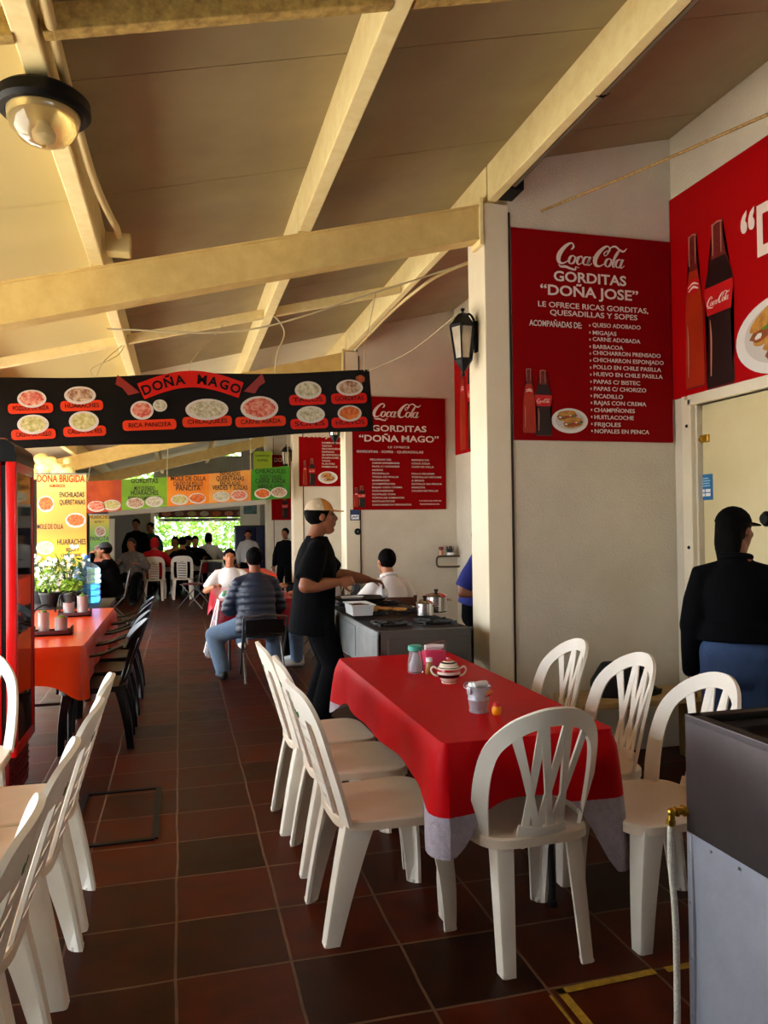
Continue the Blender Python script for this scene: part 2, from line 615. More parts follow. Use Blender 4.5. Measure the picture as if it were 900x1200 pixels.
# partitions between the stalls
for k, y in enumerate(YS):
    b = BM()
    xs = [2.035, 2.30, 2.7, XR]
    add_prism(b, [(2.035, 0), (XR, 0), (XR, zc(XR)), (2.035, zc(2.035))], .12, (0, y + .06, 0), (1, 0, 0), (0, 0, 1))
    struct('wall_stall_%d' % (k + 1), b, M_wall)
    b = BM()
    add_box(b, (1.955, y + .14, zb(1.95) / 2), (.168, .285, zb(1.95)), bev=.006)
    col = struct('column_%d' % (k + 1), b, M_colm)
    b = BM(); add_box(b, (2.042, y - .003, zb(1.95) / 2 - .02), (.012, .012, zb(1.95) - .06)); struct('wall_joint', b, M_dark, col)

# sloping frame beams carried by the columns
for k, y in enumerate(YS):
    b = BM()
    h = .225
    add_prism(b, [(XL, zb(XL) - h), (1.84, zb(1.84) - h + .02), (1.84, zb(1.84)), (XL, zb(XL))], .10, (0, y + .055, 0), (1, 0, 0), (0, 0, 1))
    # flanges of the steel section
    add_bar(b, (XL, y + .055, zb(XL) + .003), (1.84, y + .055, zb(1.84) + .003), .125, .012)
    add_bar(b, (XL, y + .055, zb(XL) - h), (1.84, y + .055, zb(1.84) - h + .02), .125, .012)
    bo = struct('beam_%d' % (k + 1), b, mat('beam_paint', (226, 198, 126), .5, noise=(9, .5), col2=(190, 152, 80), bump=(30, .05)))
    b = BM(); add_box(b, (1.852, y + .06, zb(1.85) - .10), (.024, .15, .30), bev=.003)
    struct('end_plate', b, M_steel_cream, bo)
    b = BM()
    add_box(b, (XL + .09, y + .06, zb(XL) / 2 - .12), (.16, .16, zb(XL) - .2))
    struct('column_left_%d' % (k + 1), b, M_colm)

# purlins along the hall, cross members, ceiling sheets
PX = [-2.40, -1.60, -.43, .73, 1.925]
for k, x in enumerate(PX):
    b = BM()
    w = .075 if k != 4 else .06
    for y0, y1 in ((-3, 4.49), (4.51, 8.74), (8.76, 12.99), (13.01, 17.24), (17.26, YB)):
        add_bar(b, (x, y0, (zb(x) + zc(x)) / 2 + .004), (x, y1, (zb(x) + zc(x)) / 2 + .004), w, zc(x) - zb(x) - .012, bev=.006)
    struct('roof_purlin_%d' % (k + 1), b, M_steel_cream)
b = BM()
for y in (.4, 2.45):
    for xa, xb in zip(PX[:-1], PX[1:]):
        add_bar(b, (xa + .04, y, zb(xa + .04) + .055), (xb - .04, y, zb(xb - .04) + .055), .05, .085, bev=.004)
struct('roof_cross_member_1', b, M_rusty)
b = BM()
for y in (6.45, 10.7, 15.0, 19.2):
    for xa, xb in zip(PX[:-1], PX[1:]):
        add_bar(b, (xa + .04, y, zb(xa + .04) + .055), (xb - .04, y, zb(xb - .04) + .055), .05, .075, bev=.004)
struct('roof_cross_member_2', b, M_steel_cream)

def roof_sheets(name, ys, m, cols=(0, 1, 2, 3, 4)):
    b = BM()
    edges = [XL - .25, -1.6, -.43, .73, 1.925, XR]
    lap = 'skylight' in name
    for k, (xa, xb) in enumerate(zip(edges[:-1], edges[1:])):
        if k not in cols:
            continue
        for y0, y1 in zip(ys[:-1], ys[1:]):
            g = .0025 if not lap else -.004
            vs = []
            add_prism(b, [(xa + g, zc(xa + g)), (xb - g, zc(xb - g)), (xb - g, zc(xb - g) + .02), (xa + g, zc(xa + g) + .02)], y1 - y0 - 2 * g, (0, (y0 + y1) / 2, 0), (1, 0, 0), (0, 0, 1))
    return struct(name, b, m)
Y1 = [-3, -1.15, -.05, 1.0, 2.05, 3.1, 4.15, 5.2, 6.5, 7.6, 8.8]
Y2 = [8.8, 9.9, 11, 12.1, 13.2]
Y3 = [13.2, 14.3, 15.4, 16.5, 17.6, 18.7, 19.8, YB + .4]
M_sky1 = sheet_mat('fibreglass_cream', (206, 192, 140), .016)
M_sky2 = sheet_mat('fibreglass_white', (226, 220, 200), .035)
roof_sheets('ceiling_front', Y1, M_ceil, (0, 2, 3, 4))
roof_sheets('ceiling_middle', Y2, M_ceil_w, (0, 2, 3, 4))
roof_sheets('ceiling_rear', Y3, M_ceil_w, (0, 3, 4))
roof_sheets('ceiling_skylight_1', Y1 + Y2[1:], M_sky1, (1,))
roof_sheets('ceiling_skylight_2', Y3, M_sky2, (1, 2))
b = BM()
def slab(x0, x1, y0, y1):
    add_prism(b, [(x0, zc(x0) + .022), (x1, zc(x1) + .022), (x1, zc(x1) + .10), (x0, zc(x0) + .10)], y1 - y0, (0, (y0 + y1) / 2, 0), (1, 0, 0), (0, 0, 1))
slab(XL - .3, -1.58, -3.2, YB + .4); slab(-.45, .75, -3.2, 13.2); slab(.71, XR + .2, -3.2, YB + .4)
struct('roof', b, M_dark)

# back wall with the wide serving opening towards the trees
oL, oR = -.66, 1.66
b = BM()
for x0, x1, z0, z1 in ((XL, oL, 0, 2.6), (oR, XR, 0, 4.1), (oL, oR, 0, .78), (oL, oR, 1.80, 3.45)):
    add_box(b, ((x0 + x1) / 2, YB + .08, (z0 + z1) / 2), (x1 - x0, .16, z1 - z0))
struct('wall_back', b, mat('back_wall_grey', (170, 168, 160), .8, noise=(2, .3)))
b = BM(); add_box(b, ((oL + oR) / 2, YB - .02, .80), (oR - oL + .1, .3, .05), bev=.006); struct('window_sill', b, M_white_paint)
b = BM()
add_box(b, (oL - .03, YB - .03, 1.0), (.10, .12, 2.0), bev=.004)
struct('trim_1', b, M_white_paint)
# white post and cross beam under the coloured banner
a0, a1 = onY(130, 601, 17.1), onY(342, 585, 17.1)
b = BM(); add_bar(b, (a0.x - .05, 17.1, a0.z), (1.86, 17.1, a0.z + (a1.z - a0.z) * (1.86 - a0.x) / (a1.x - a0.x)), .08, .14, bev=.004); struct('beam_white', b, M_white_paint)
b = BM(); add_box(b, (onY(131, 650, 17.1).x, 17.1, 0.85), (.12, .12, 1.70), bev=.006); struct('column_white', b, M_white_paint)
# grey partition left of the serving opening
b = BM(); add_box(b, (-1.9, 19.6, 1.25), (1.7, .08, 2.5)); struct('wall_kitchen', b, mat('kitchen_wall', (150, 150, 148), .8))

# floor hatch: steel angle frame let into the tiles
h0 = [onZ(102, 930), onZ(184, 924), onZ(178, 984), onZ(112, 992)]
b = BM()
x0, x1, y0, y1 = h0[0].x, h0[1].x + .01, h0[2].y, h0[1].y
for (p, q) in (((x0, y1), (x1, y1)), ((x1, y1), (x1, y0)), ((x1, y0), (x0, y0)), ((x0, y0), (x0, y1))):
    add_bar(b, (p[0], p[1], .002), (q[0], q[1], .002), .03, .014)
o = struct('floor_hatch_frame', b, M_blackm)

# yellow safety line painted on the floor
b = BM()
Q = [onZ(658, 1160), onZ(771, 1139)]
def strip(bm, p, q, w, z=.0035):
    d = (q - p); d.z = 0; d.normalize(); n = V((-d.y, d.x, 0)) * w / 2
    vs = [bm.verts.new(V((v.x, v.y, z))) for v in (p - n, q - n, q + n, p + n)]
    bm.faces.new(vs)
strip(b, V((1.155, 2.262, 0)), V((1.52, 2.275, 0)), .03)
strip(b, V((1.56, 2.272, 0)), V((2.2, 2.285, 0)), .03)
strip(b, V((1.168, 2.275, 0)), V((1.168, 1.2, 0)), .03)
strip(b, V((1.125, 2.25, 0)), V((1.125, 1.2, 0)), .010)
o = struct('floor_line_marking', b, mat('yellow_line_paint', (190, 150, 30), .6, noise=(30, .7), col2=(90, 60, 20)))
o['kind'] = 'structure'

# electric conduits under the roof
M_conduit = mat('conduit_cream', (220, 200, 140), .5)
b = BM()
X1 = -.355
add_tube(b, spline([(X1, -2, zb(X1) + .03), (X1, 1.5, zb(X1) + .03), (X1, 2.85, zb(X1) + .03), (X1 + .01, 3.5, zb(X1) + .04), (X1 + .04, 3.95, zb(X1) + .06), (X1 + .05, 4.2, zb(X1) + .10), (X1 + .05, 4.34, zb(X1) + .11)], 6), .018, 10)
cd = struct('conduit_1', b, M_conduit, smooth=True)
b = BM(); add_box(b, (-.31, 4.40, zb(-.31) + .07), (.13, .10, .11), bev=.008); struct('junction_box', b, M_conduit, cd)
b = BM()
for y in (2.0, 2.95):
    add_tube(b, [(X1 - .03, y, zb(X1) + .0), (X1, y, zb(X1) + .005), (X1 + .022, y, zb(X1) + .03), (X1 + .01, y, zb(X1) + .055)], .006, 6)
struct('pipe_clip', b, M_blackm, cd, True)
b = BM()
X3 = 1.985
add_tube(b, [(X3, -2, zb(X3) + .02), (X3, 2.0, zb(X3) + .02), (X3, 4.28, zb(X3) + .02)], .016, 10)
cd = struct('conduit_2', b, mat('conduit_grey', (120, 110, 88), .45, .4), smooth=True)
b = BM(); add_box(b, (X3 + .015, 4.37, zb(X3) + .03), (.10, .18, .07), bev=.006); struct('junction_box', b, M_blackm, cd)
b = BM()
for y in (1.2, 3.25):
    add_tube(b, [(X3 - .05, y, zb(X3) + .0), (X3 - .01, y, zb(X3) - .004), (X3 + .022, y, zb(X3) + .02)], .006, 6)
struct('pipe_clip', b, M_blackm, cd, True)
b = BM()
X3 = 1.985
add_tube(b, spline([(2.6, 6.0, zb(2.6) + .10), (2.2, 6.2, zb(2.2) + .06), (2.03, 6.5, zb(2) + .02), (X3, 7.2, zb(X3) + .01), (X3, 8.7, zb(X3) + .01)], 6), .016, 8)
struct('conduit_3', b, M_conduit, smooth=True)

# trees and hedge beyond the serving opening
M_leaf = mat('leaf_green', (112, 158, 34), .6, noise=(3, .6), col2=(60, 104, 16))
M_bark = mat('tree_bark', (186, 176, 150), .8, noise=(8, .6))
def tree(x, y, h, seed, label):
    r = random.Random(seed)
    t = thing('tree', label, 'tree', (x, y, 0), 0, 'trees beyond the serving opening')
    b = BM()
    add_tube(b, [(0, 0, 0), (.04, .02, h * .35), (-.05, 0, h * .6), (.08, .1, h * .9)], [.11, .09, .07, .03], 8)
    for k in range(4):
        a = r.uniform(0, 2 * PI)
        add_tube(b, [(0, 0, h * (.25 + .1 * k)), (.5 * math.cos(a), .5 * math.sin(a), h * (.45 + .1 * k)), (.9 * math.cos(a), .9 * math.sin(a), h * (.6 + .08 * k))], [.05, .035, .015], 6)
    obj('trunk', b, M_bark, t)
    b = BM()
    for k in range(1300):
        a = r.uniform(0, 2 * PI); q = math.sqrt(r.random()) * 1.5
        c = V((q * math.cos(a), q * math.sin(a) * .8, h * r.uniform(.25, 1.0)))
        s = r.uniform(.07, .14)
        R = Euler((r.uniform(-1, 1), r.uniform(-1, 1), r.uniform(0, 6))).to_matrix()
        vs = [b.verts.new(c + R @ V(p)) for p in ((-s, 0, 0), (0, -s * .5, .02), (s, 0, 0), (0, s * .5, .02))]
        b.faces.new(vs)
    obj('foliage', b, M_leaf, t, smooth=False)
tree(-2.4, 25.0, 3.4, 1, 'bright green tree at the left end of the opening in the back wall')
tree(.9, 25.4, 3.8, 2, 'bright green tree with pale trunk in the middle of the back opening')
tree(4.2, 25.0, 3.4, 3, 'bright green tree at the right end of the opening in the back wall')
b = BM()
r = random.Random(5)
for k in range(6000):
    c = V((r.uniform(-4, 5.5), 28.2 + r.uniform(-.5, .5), r.uniform(0, 4.2)))
    s = r.uniform(.09, .17)
    R = Euler((r.uniform(-1, 1), r.uniform(-1, 1), r.uniform(0, 6))).to_matrix()
    b.faces.new([b.verts.new(c + R @ V(p)) for p in ((-s, 0, 0), (0, -s * .5, .02), (s, 0, 0), (0, s * .5, .02))])
o = obj('hedge_foliage', b, M_leaf, smooth=False)
tag(o, 'sunlit green hedge filling the view through the back opening', 'hedge', kind='stuff')
# ------------------------------------------------------------------ plastic chairs
M_chair = mat('white_plastic', (240, 233, 218), .42, noise=(5, .4), col2=(216, 198, 168))
M_seat = mat('beige_seat_plastic', (232, 216, 192), .45, noise=(4, .5), col2=(212, 186, 154))  # seats slightly beiger than the white frames
M_chair_blk = mat('black_chair_plastic', (7, 7, 9), .32, spec=.3)

def chair_leg_bm(p0, p1, sx, sy, w0=.062, w1=.046, bulge=.012, wy0=None, wy1=None):
    """moulded leg with an angle section: p0 top, p1 foot; sx, sy give the outer corner"""
    b = BM()
    p0, p1 = V(p0), V(p1)
    t = .008
    secs = []
    N = 7
    for k in range(N):
        q = k / (N - 1)
        c = p0.lerp(p1, q)
        out = bulge * math.sin(PI * q)
        w = w0 + (w1 - w0) * q
        wy = (wy0 or w0) + ((wy1 or w1) - (wy0 or w0)) * q ** .8
        X, Y = V((-sx, 0, 0)), V((0, -sy, 0))
        c = c + V((sx, sy, 0)) * out
        r = .012
        prof = [(0, r), (r * .3, r * .3), (r, 0), (w, 0), (w, t * 1.6), (r + t, t * 1.8), (t * 1.8, r + t), (t * 1.6, wy), (0, wy)]
        if k == N - 1:
            prof = [(0, r), (r * .3, r * .3), (r, 0), (w, 0), (w, t * 1.6), (w * .9, wy * .5), (w * .5, wy * .9), (t * 1.6, wy), (0, wy)]
        secs.append([b.verts.new(c + X * x + Y * y) for x, y in prof])
    n = len(secs[0])
    for A, B in zip(secs[:-1], secs[1:]):
        for k in range(n):
            b.faces.new((A[k], A[(k + 1) % n], B[(k + 1) % n], B[k]))
    b.faces.new(secs[0]); b.faces.new(secs[-1][::-1])
    # foot plug
    c = p1 + V((-sx, -sy, 0)) * (w1 * .42)
    add_box(b, (c.x, c.y, p1.z + .006), (w1 * .8, w1 * .8, .012), bev=.003)
    return b

def strip_on(bm, S_, pts, wid, thick, closed=False, sub=5):
    """ribbon on the back surface S_(s, h) -> point; pts in (s, h), width in the surface"""
    P = spline([(a, c, 0) for a, c in pts], sub, closed)
    ws = wid if isinstance(wid, (list, tuple)) else [wid] * len(pts)
    m = len(P)
    secs = []
    for i in range(m):
        q = i / sub
        a = int(min(q, len(ws) - 1)); f = min(q, len(ws) - 1) - a
        w = ws[a] + (ws[(a + 1) % len(ws)] - ws[a]) * f if a + 1 < len(ws) or closed else ws[-1]
        t = (P[(i + 1) % m] - P[i - 1]) if closed else (P[min(i + 1, m - 1)] - P[max(i - 1, 0)])
        t = V((t.x, t.y)).normalized()
        nx, ny = -t.y, t.x
        s, h = P[i].x, P[i].y
        A = S_(s + nx * w / 2, h + ny * w / 2); B = S_(s - nx * w / 2, h - ny * w / 2)
        e = .002
        n = (S_(s + e, h) - S_(s - e, h)).cross(S_(s, h + e) - S_(s, h - e)).normalized() * (thick / 2)
        secs.append([bm.verts.new(v) for v in (A + n, B + n, B - n, A - n)])
    for i in range(m if closed else m - 1):
        A, B = secs[i], secs[(i + 1) % m]
        for k in range(4):
            bm.faces.new((A[k], A[(k + 1) % 4], B[(k + 1) % 4], B[k]))
    if not closed:
        bm.faces.new(secs[0][::-1]); bm.faces.new(secs[-1])

def seat_bm(w=.45, d=.44, z=.44, y0=-.20, rim=.035):
    """dished seat plate with rounded corners and a rim; front edge at +y, wider in front"""
    b = BM()
    n = 40
    def ring(k_, zz, sc):
        out = []
        for k in range(n):
            a = 2 * PI * k / n
            ca, sa = math.cos(a), math.sin(a)
            e = 2 / 4.5
            x = math.copysign(abs(ca) ** e, ca) * w / 2 * sc
            y = math.copysign(abs(sa) ** e, sa) * d / 2 * sc
            f = 1 + .07 * (y / (d / 2))
            dip = 0
            if y > 0.6 * d / 2:
                dip = -.010 * ((y - .6 * d / 2) / (.4 * d / 2)) ** 2
            out.append(b.verts.new((x * f, y + y0 + d / 2, zz + dip)))
        return out
    rs = [ring(0, z - rim, 1.0), ring(0, z - .006, 1.0), ring(0, z, .975), ring(0, z - .004, .86), ring(0, z - .012, .55)]
    inner = [ring(0, z - .022, .55), ring(0, z - .016, .94), ring(0, z - rim, .955)]
    alls = rs
    for A, B in zip(alls[:-1], alls[1:]):
        for k in range(n):
            b.faces.new((A[k], A[(k + 1) % n], B[(k + 1) % n], B[k]))
    b.faces.new(rs[-1])
    for A, B in zip(inner[:-1], inner[1:]):
        for k in range(n):
            b.faces.new((A[k], A[(k + 1) % n], B[(k + 1) % n], B[k]))
    b.faces.new(inner[0][::-1])
    for k in range(n):
        b.faces.new((inner[-1][k], inner[-1][(k + 1) % n], rs[0][(k + 1) % n], rs[0][k]))
    return b

def back_surface(curve=1.15, rec=.27, y0=-.195):
    def S_(s, h):
        return V((s, y0 - rec * (h - .43) + curve * s * s, h))
    return S_

def make_fan_chair(label, loc, rotz, group):
    """arched back, crossing fan slats"""
    t = thing('plastic_chair', label, 'chair', loc, rotz, group)
    m = M_chair
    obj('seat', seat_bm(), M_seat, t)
    S_ = back_surface(1.9)
    b = BM()
    W_ = .203
    arch = [(-W_ + .008, .425), (-W_ - .004, .54), (-W_ - .004, .66), (-W_ + .016, .755), (-.13, .825), (-.06, .86), (0, .868), (.06, .86), (.13, .825), (W_ - .016, .755), (W_ + .004, .66), (W_ + .004, .54), (W_ - .008, .425)]
    strip_on(b, S_, arch, [.046, .046, .046, .05, .058, .06, .06, .06, .058, .05, .046, .046, .046], .014)
    obj('back_frame', b, m, t)
    b = BM()
    tops = [(-.130, .812), (-.044, .85), (.044, .85), (.130, .812)]
    bots = [-.068, -.023, .023, .068]
    for i in range(3):
        for (tx, th), bx, tk in ((tops[i], bots[i + 1], .010), (tops[i + 1], bots[i], .007)):
            strip_on(b, S_, [(tx, th), (tx + (bx - tx) * .38, th - (th - .455) * .36), (tx + (bx - tx) * .72, th - (th - .455) * .70), (bx, .455)], [.034, .027, .024, .024], tk)
    strip_on(b, S_, [(-.09, .462), (0, .456), (.09, .462)], .036, .013)
    obj('back_slats', b, m, t)
    for s in (-1, 1):
        obj('leg', chair_leg_bm((s * .215, .205, .42), (s * .222, .235, 0), s, 1, w0=.085, w1=.05, wy0=.085, wy1=.05), m, t)
        obj('leg', chair_leg_bm((s * .165, -.178, .42), (s * .172, -.235, 0), s, -1, w0=.066, w1=.048, bulge=.0), m, t)
    return t

def make_slot_chair(label, loc, rotz, group, m=None, logo=True):
    """straight framed back with a slotted centre panel"""
    m = m or M_chair
    t = thing('plastic_chair', label, 'chair', loc, rotz, group)
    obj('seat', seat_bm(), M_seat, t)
    S_ = back_surface(.75, .30)
    b = BM()
    W_ = .196
    arch = [(-W_ + .01, .425), (-W_, .54), (-W_, .68), (-W_ + .006, .79), (-.15, .855), (-.07, .87), (0, .873), (.07, .87), (.15, .855), (W_ - .006, .79), (W_, .68), (W_, .54), (W_ - .01, .425)]
    strip_on(b, S_, arch, [.058, .056, .054, .058, .068, .075, .075, .075, .068, .058, .054, .056, .058], .016)
    strip_on(b, S_, [(-.17, .815), (0, .83), (.17, .815)], .06, .012)
    obj('back_frame', b, m, t)
    b = BM()
    # centre panel with horizontal slots: two stiles and cross bands
    for s in (-1, 1):
        strip_on(b, S_, [(s * .092, .83), (s * .096, .65), (s * .088, .43)], .022, .012)
    for k in range(7):
        h = .47 + .052 * k
        strip_on(b, S_, [(-.09, h), (-.03, h + .004), (.03, h - .002), (.09, h)], .036, .010)
    obj('back_panel', b, m, t)
    if logo:
        b = BM()
        for k, (du, dh) in enumerate(((0, 0), (.02, .006), (-.02, .006))):
            strip_on(b, lambda s, h: S_(s, h) + V((0, -.0075, 0)), [(du, .778 + dh), (du * 1.3, .797 + dh)], .012, .002)
        obj('emblem', b, mat('emblem_green', (40, 110, 40), .5), t)
    for s in (-1, 1):
        obj('leg', chair_leg_bm((s * .215, .205, .42), (s * .222, .24, 0), s, 1, wy0=.09, wy1=.05), m, t)
        obj('leg', chair_leg_bm((s * .190, -.175, .42), (s * .195, -.255, 0), s, -1, w0=.07, w1=.05, bulge=.004, wy0=.115, wy1=.056), m, t)
    return t

A_ = -PI / 2     # faces +x
fan = make_fan_chair('white fan-back plastic chair at the near end of the red table, its back to us', (1.18, 2.61, 0), math.radians(2), 'fan-back chairs at the red table')
gR = 'fan-back chairs at the red table'
dup(fan, (1.755, 2.60, 0), math.radians(92), 'white fan-back chair by the wall side of the red table, next to the steel counter', gR)
dup(fan, (1.745, 3.12, 0), math.radians(90), 'white fan-back chair by the wall, second from the steel counter', gR)
dup(fan, (1.69, 3.61, 0), math.radians(88), 'white fan-back chair by the wall, third from the steel counter, beside the pillar', gR)
gL = 'slot-back chairs on the aisle side of the red table'
slot = make_slot_chair('white slot-back chair on the aisle side of the red table, nearest of three', (.735, 2.92, 0), math.radians(-88), gL)
dup(slot, (.745, 3.47, 0), math.radians(-91), 'white slot-back chair on the aisle side of the red table, middle of three', gL)
dup(slot, (.715, 3.95, 0), math.radians(-89), 'white slot-back chair on the aisle side of the red table, farthest of three', gL)
gA = 'slot-back chairs along the left of the aisle'
for (x, y, a, l) in ((-.60, 3.27, 91, 'white slot-back chair left of the aisle, farthest of the row of four by the fridge'),
                     (-.60, 2.80, 89, 'white slot-back chair left of the aisle, third from the front of the row'),
                     (-.615, 2.26, 90, 'white slot-back chair left of the aisle, second from the front of the row'),
                     (-.63, 1.77, 91, 'white slot-back chair left of the aisle, nearest of the row, cut by the photo edge')):
    dup(slot, (x, y, 0), math.radians(a), l, gA)
dup(fan, (-1.01, 3.98, 0), math.radians(178), 'white fan-back chair at the far end of the left table, before the red fridge', None)

# ------------------------------------------------------------------ tables and cloths
M_cloth = mat('red_vinyl_cloth', (186, 2, 12), .5, bump=(9, .10), spec=.10)
M_fleece = mat('grey_fleece', (182, 172, 182), .95, noise=(40, .5), col2=(140, 128, 142), bump=(120, .5))
M_orange = mat('orange_red_cloth', (220, 62, 8), .3, coat=.12, bump=(5, .06))
M_redcl = mat('maroon_cloth', (168, 14, 44), .35, coat=.2)
M_tleg = mat('table_leg_steel', (60, 60, 62), .4, .8)
M_ttop = mat('table_top_grey', (120, 118, 116), .6)

def folding_table(label, x0, x1, y0, y1, h=.73, group=None):
    t = thing('folding_table', label, 'table', ((x0 + x1) / 2, (y0 + y1) / 2, 0), 0, group)
    w, d = x1 - x0, y1 - y0
    b = BM(); add_box(b, (0, 0, h - .018), (w, d, .032), bev=.006); obj('tabletop', b, M_ttop, t)
    long_y = d > w
    for s in (-1, 1):
        for q in (-1, 1):
            b = BM()
            px, py = s * (w / 2 - .10), q * (d / 2 - (.30 if long_y else .1))
            add_tube(b, [(px, py, h - .034), (px, py + q * .04, .012)], .014, 10)
            add_lathe(b, [(0, 0), (.019, 0), (.019, .02), (.014, .026), (0, .026)], (px, py + q * .04, 0), 10)
            obj('leg', b, M_tleg, t)
    for q in (-1, 1):
        b = BM()
        py = q * (d / 2 - (.30 if long_y else .1)) + q * .02
        add_tube(b, [(-(w / 2 - .10), py, h * .45), (w / 2 - .10, py, h * .45)], .010, 8)
        obj('cross_brace', b, M_tleg, t)
    return t

def cloth(name, label, x0, x1, y0, y1, z, drop, corner, m, hem=None, hem_m=None, seed=0, flare=.05, corners=None, group=None):
    """cloth over a table: flat top, hanging sides, longer flared corners; lower part of each corner shows the lining"""
    r = random.Random(seed)
    t = thing(name, label, 'tablecloth', ((x0 + x1) / 2, (y0 + y1) / 2, 0), 0, group)
    w, d = (x1 - x0) / 2, (y1 - y0) / 2
    # perimeter samples
    per = []
    nx, ny = max(10, int(2 * w / .035)), max(10, int(2 * d / .035))
    rad = .025
    cs = [(-1, -1), (1, -1), (1, 1), (-1, 1)]
    def side(p, q, n):
        return [(p[0] + (q[0] - p[0]) * k / n, p[1] + (q[1] - p[1]) * k / n) for k in range(n)]
    pts = []
    pts += [(a, b_, 0, -1, 0) for a, b_ in side((-w + rad, -d), (w - rad, -d), nx)]
    def arc(cx, cy, a0, ci):
        return [(cx + rad * math.cos(a0 + PI / 2 * k / 6), cy + rad * math.sin(a0 + PI / 2 * k / 6), math.cos(a0 + PI / 2 * k / 6), math.sin(a0 + PI / 2 * k / 6), ci) for k in range(6)]
    pts += arc(w - rad, -d + rad, -PI / 2, 1)
    pts += [(a, b_, 1, 0, 0) for a, b_ in side((w, -d + rad), (w, d - rad), ny)]
    pts += arc(w - rad, d - rad, 0, 2)
    pts += [(a, b_, 0, 1, 0) for a, b_ in side((w - rad, d), (-w + rad, d), nx)]
    pts += arc(-w + rad, d - rad, PI / 2, 3)
    pts += [(a, b_, -1, 0, 0) for a, b_ in side((-w, d - rad), (-w, -d + rad), ny)]
    pts += arc(-w + rad, -d + rad, PI, 0)
    n = len(pts)
    cdrop = corners or [corner] * 4
    q1 = [0, .008, .03, .10, .25, .42, .60, .80, 1.0]
    q2 = [.15, .35, .6, .8, 1.0]
    split = len(q1) - 1
    grid = []
    lens = []
    for i, (x, y, nx_, ny_, ci) in enumerate(pts):
        L = drop
        fl = 0
        for k, (cx, cy) in enumerate(cs):
            dist = math.hypot(x - cx * w, y - cy * d)
            g = math.exp(-(dist / .13) ** 2)
            L += (cdrop[k] - drop) * g
            fl += flare * g
        ph = math.sin(i * .42 + seed) * .5 + math.sin(i * .17 + 2 * seed) * .5
        lens.append(L)
        L1 = L if hem is None else min(L, hem)
        depths = [L1 * q for q in q1]
        if hem is not None:
            depths += [L1 + max(0.0, L - hem) * q for q in q2]
        col = []
        for j, dz in enumerate(depths):
            q = dz / L
            off = (.012 + fl * q * (1.6 - .6 * q)) * min(1, q * 8) + .016 * ph * q
            if j == 0: off = 0
            col.append(V((x + nx_ * off, y + ny_ * off, -dz)))
        grid.append(col)
    levels = grid[0]
    ztop = z
    b = BM(); bh = BM()
    def build(bm, test):
        vmap = {}
        def gv(i, j):
            if (i, j) not in vmap:
                p = grid[i][j]
                vmap[(i, j)] = bm.verts.new((p.x, p.y, ztop + p.z))
            return vmap[(i, j)]
        for i in range(n):
            i2 = (i + 1) % n
            for j in range(len(levels) - 1):
                if test(i, j):
                    bm.faces.new((gv(i, j), gv(i2, j), gv(i2, j + 1), gv(i, j + 1)))
        return gv
    def is_hem(i, j):
        return j >= split and max(lens[i], lens[(i + 1) % n]) > hem + .004
    gv = build(b, lambda i, j: j < split)
    top = [gv(i, 0) for i in range(n)]
    f = b.faces.new(top)
    obj('cloth_top', b, m, t)
    if hem is not None:
        bh.free()
        for ci in range(4):
            cx, cy = cs[ci]
            bq = BM()
            build(bq, lambda i, j: is_hem(i, j) and pts[i][0] * cx > 0 and pts[i][1] * cy > 0)
            if len(bq.faces):
                bmesh.ops.remove_doubles(bq, verts=bq.verts, dist=.0005)
                obj('fleece_corner', bq, hem_m, t)
            else:
                bq.free()
    else:
        bh.free()
    return t

folding_table('long folding table under the red cloth with grey fleece lining', .875, 1.505, 2.515, 4.26)
cloth('tablecloth', 'shiny red tablecloth with grey fleece lining at its corners, on the long near table', .862, 1.518, 2.50, 4.275, .752, .20, .42, M_cloth, .235, M_fleece, 3, .05, corners=[.37, .50, .40, .30])

# left near table with red cloth (mostly outside the frame)
folding_table('long table left of the aisle chairs, its dark red cloth end by the fridge', -1.65, -.93, 2.0, 3.62)
cloth('tablecloth', 'dark red tablecloth on the left table in front of the fridge', -1.665, -.915, 1.98, 3.635, .752, .22, .40, M_redcl, None, None, 9)

# orange table
folding_table('long table under the glossy orange cloth', -1.45, -.62, 5.28, 7.66)
cloth('tablecloth', 'glossy orange red tablecloth on the table beyond the fridge', -1.465, -.60, 5.262, 7.675, .752, .24, .34, M_orange, None, None, 4, .03)
# dark table with the plants
t = thing('side_table', 'dark wooden table carrying plants and the water jug behind the orange table', 'table', (-1.25, 8.35, 0))
b = BM(); add_box(b, (0, 0, .72), (1.15, 1.0, .045), bev=.006); obj('tabletop', b, mat('dark_wood', (44, 34, 28), .5), t)
for s in (-1, 1):
    for q in (-1, 1):
        b = BM(); add_prism(b, [(-.03, .70), (.03, .70), (.02, 0), (-.02, 0)], .05, (s * .52, q * .44, 0)); obj('leg', b, MATS['dark_wood'], t)

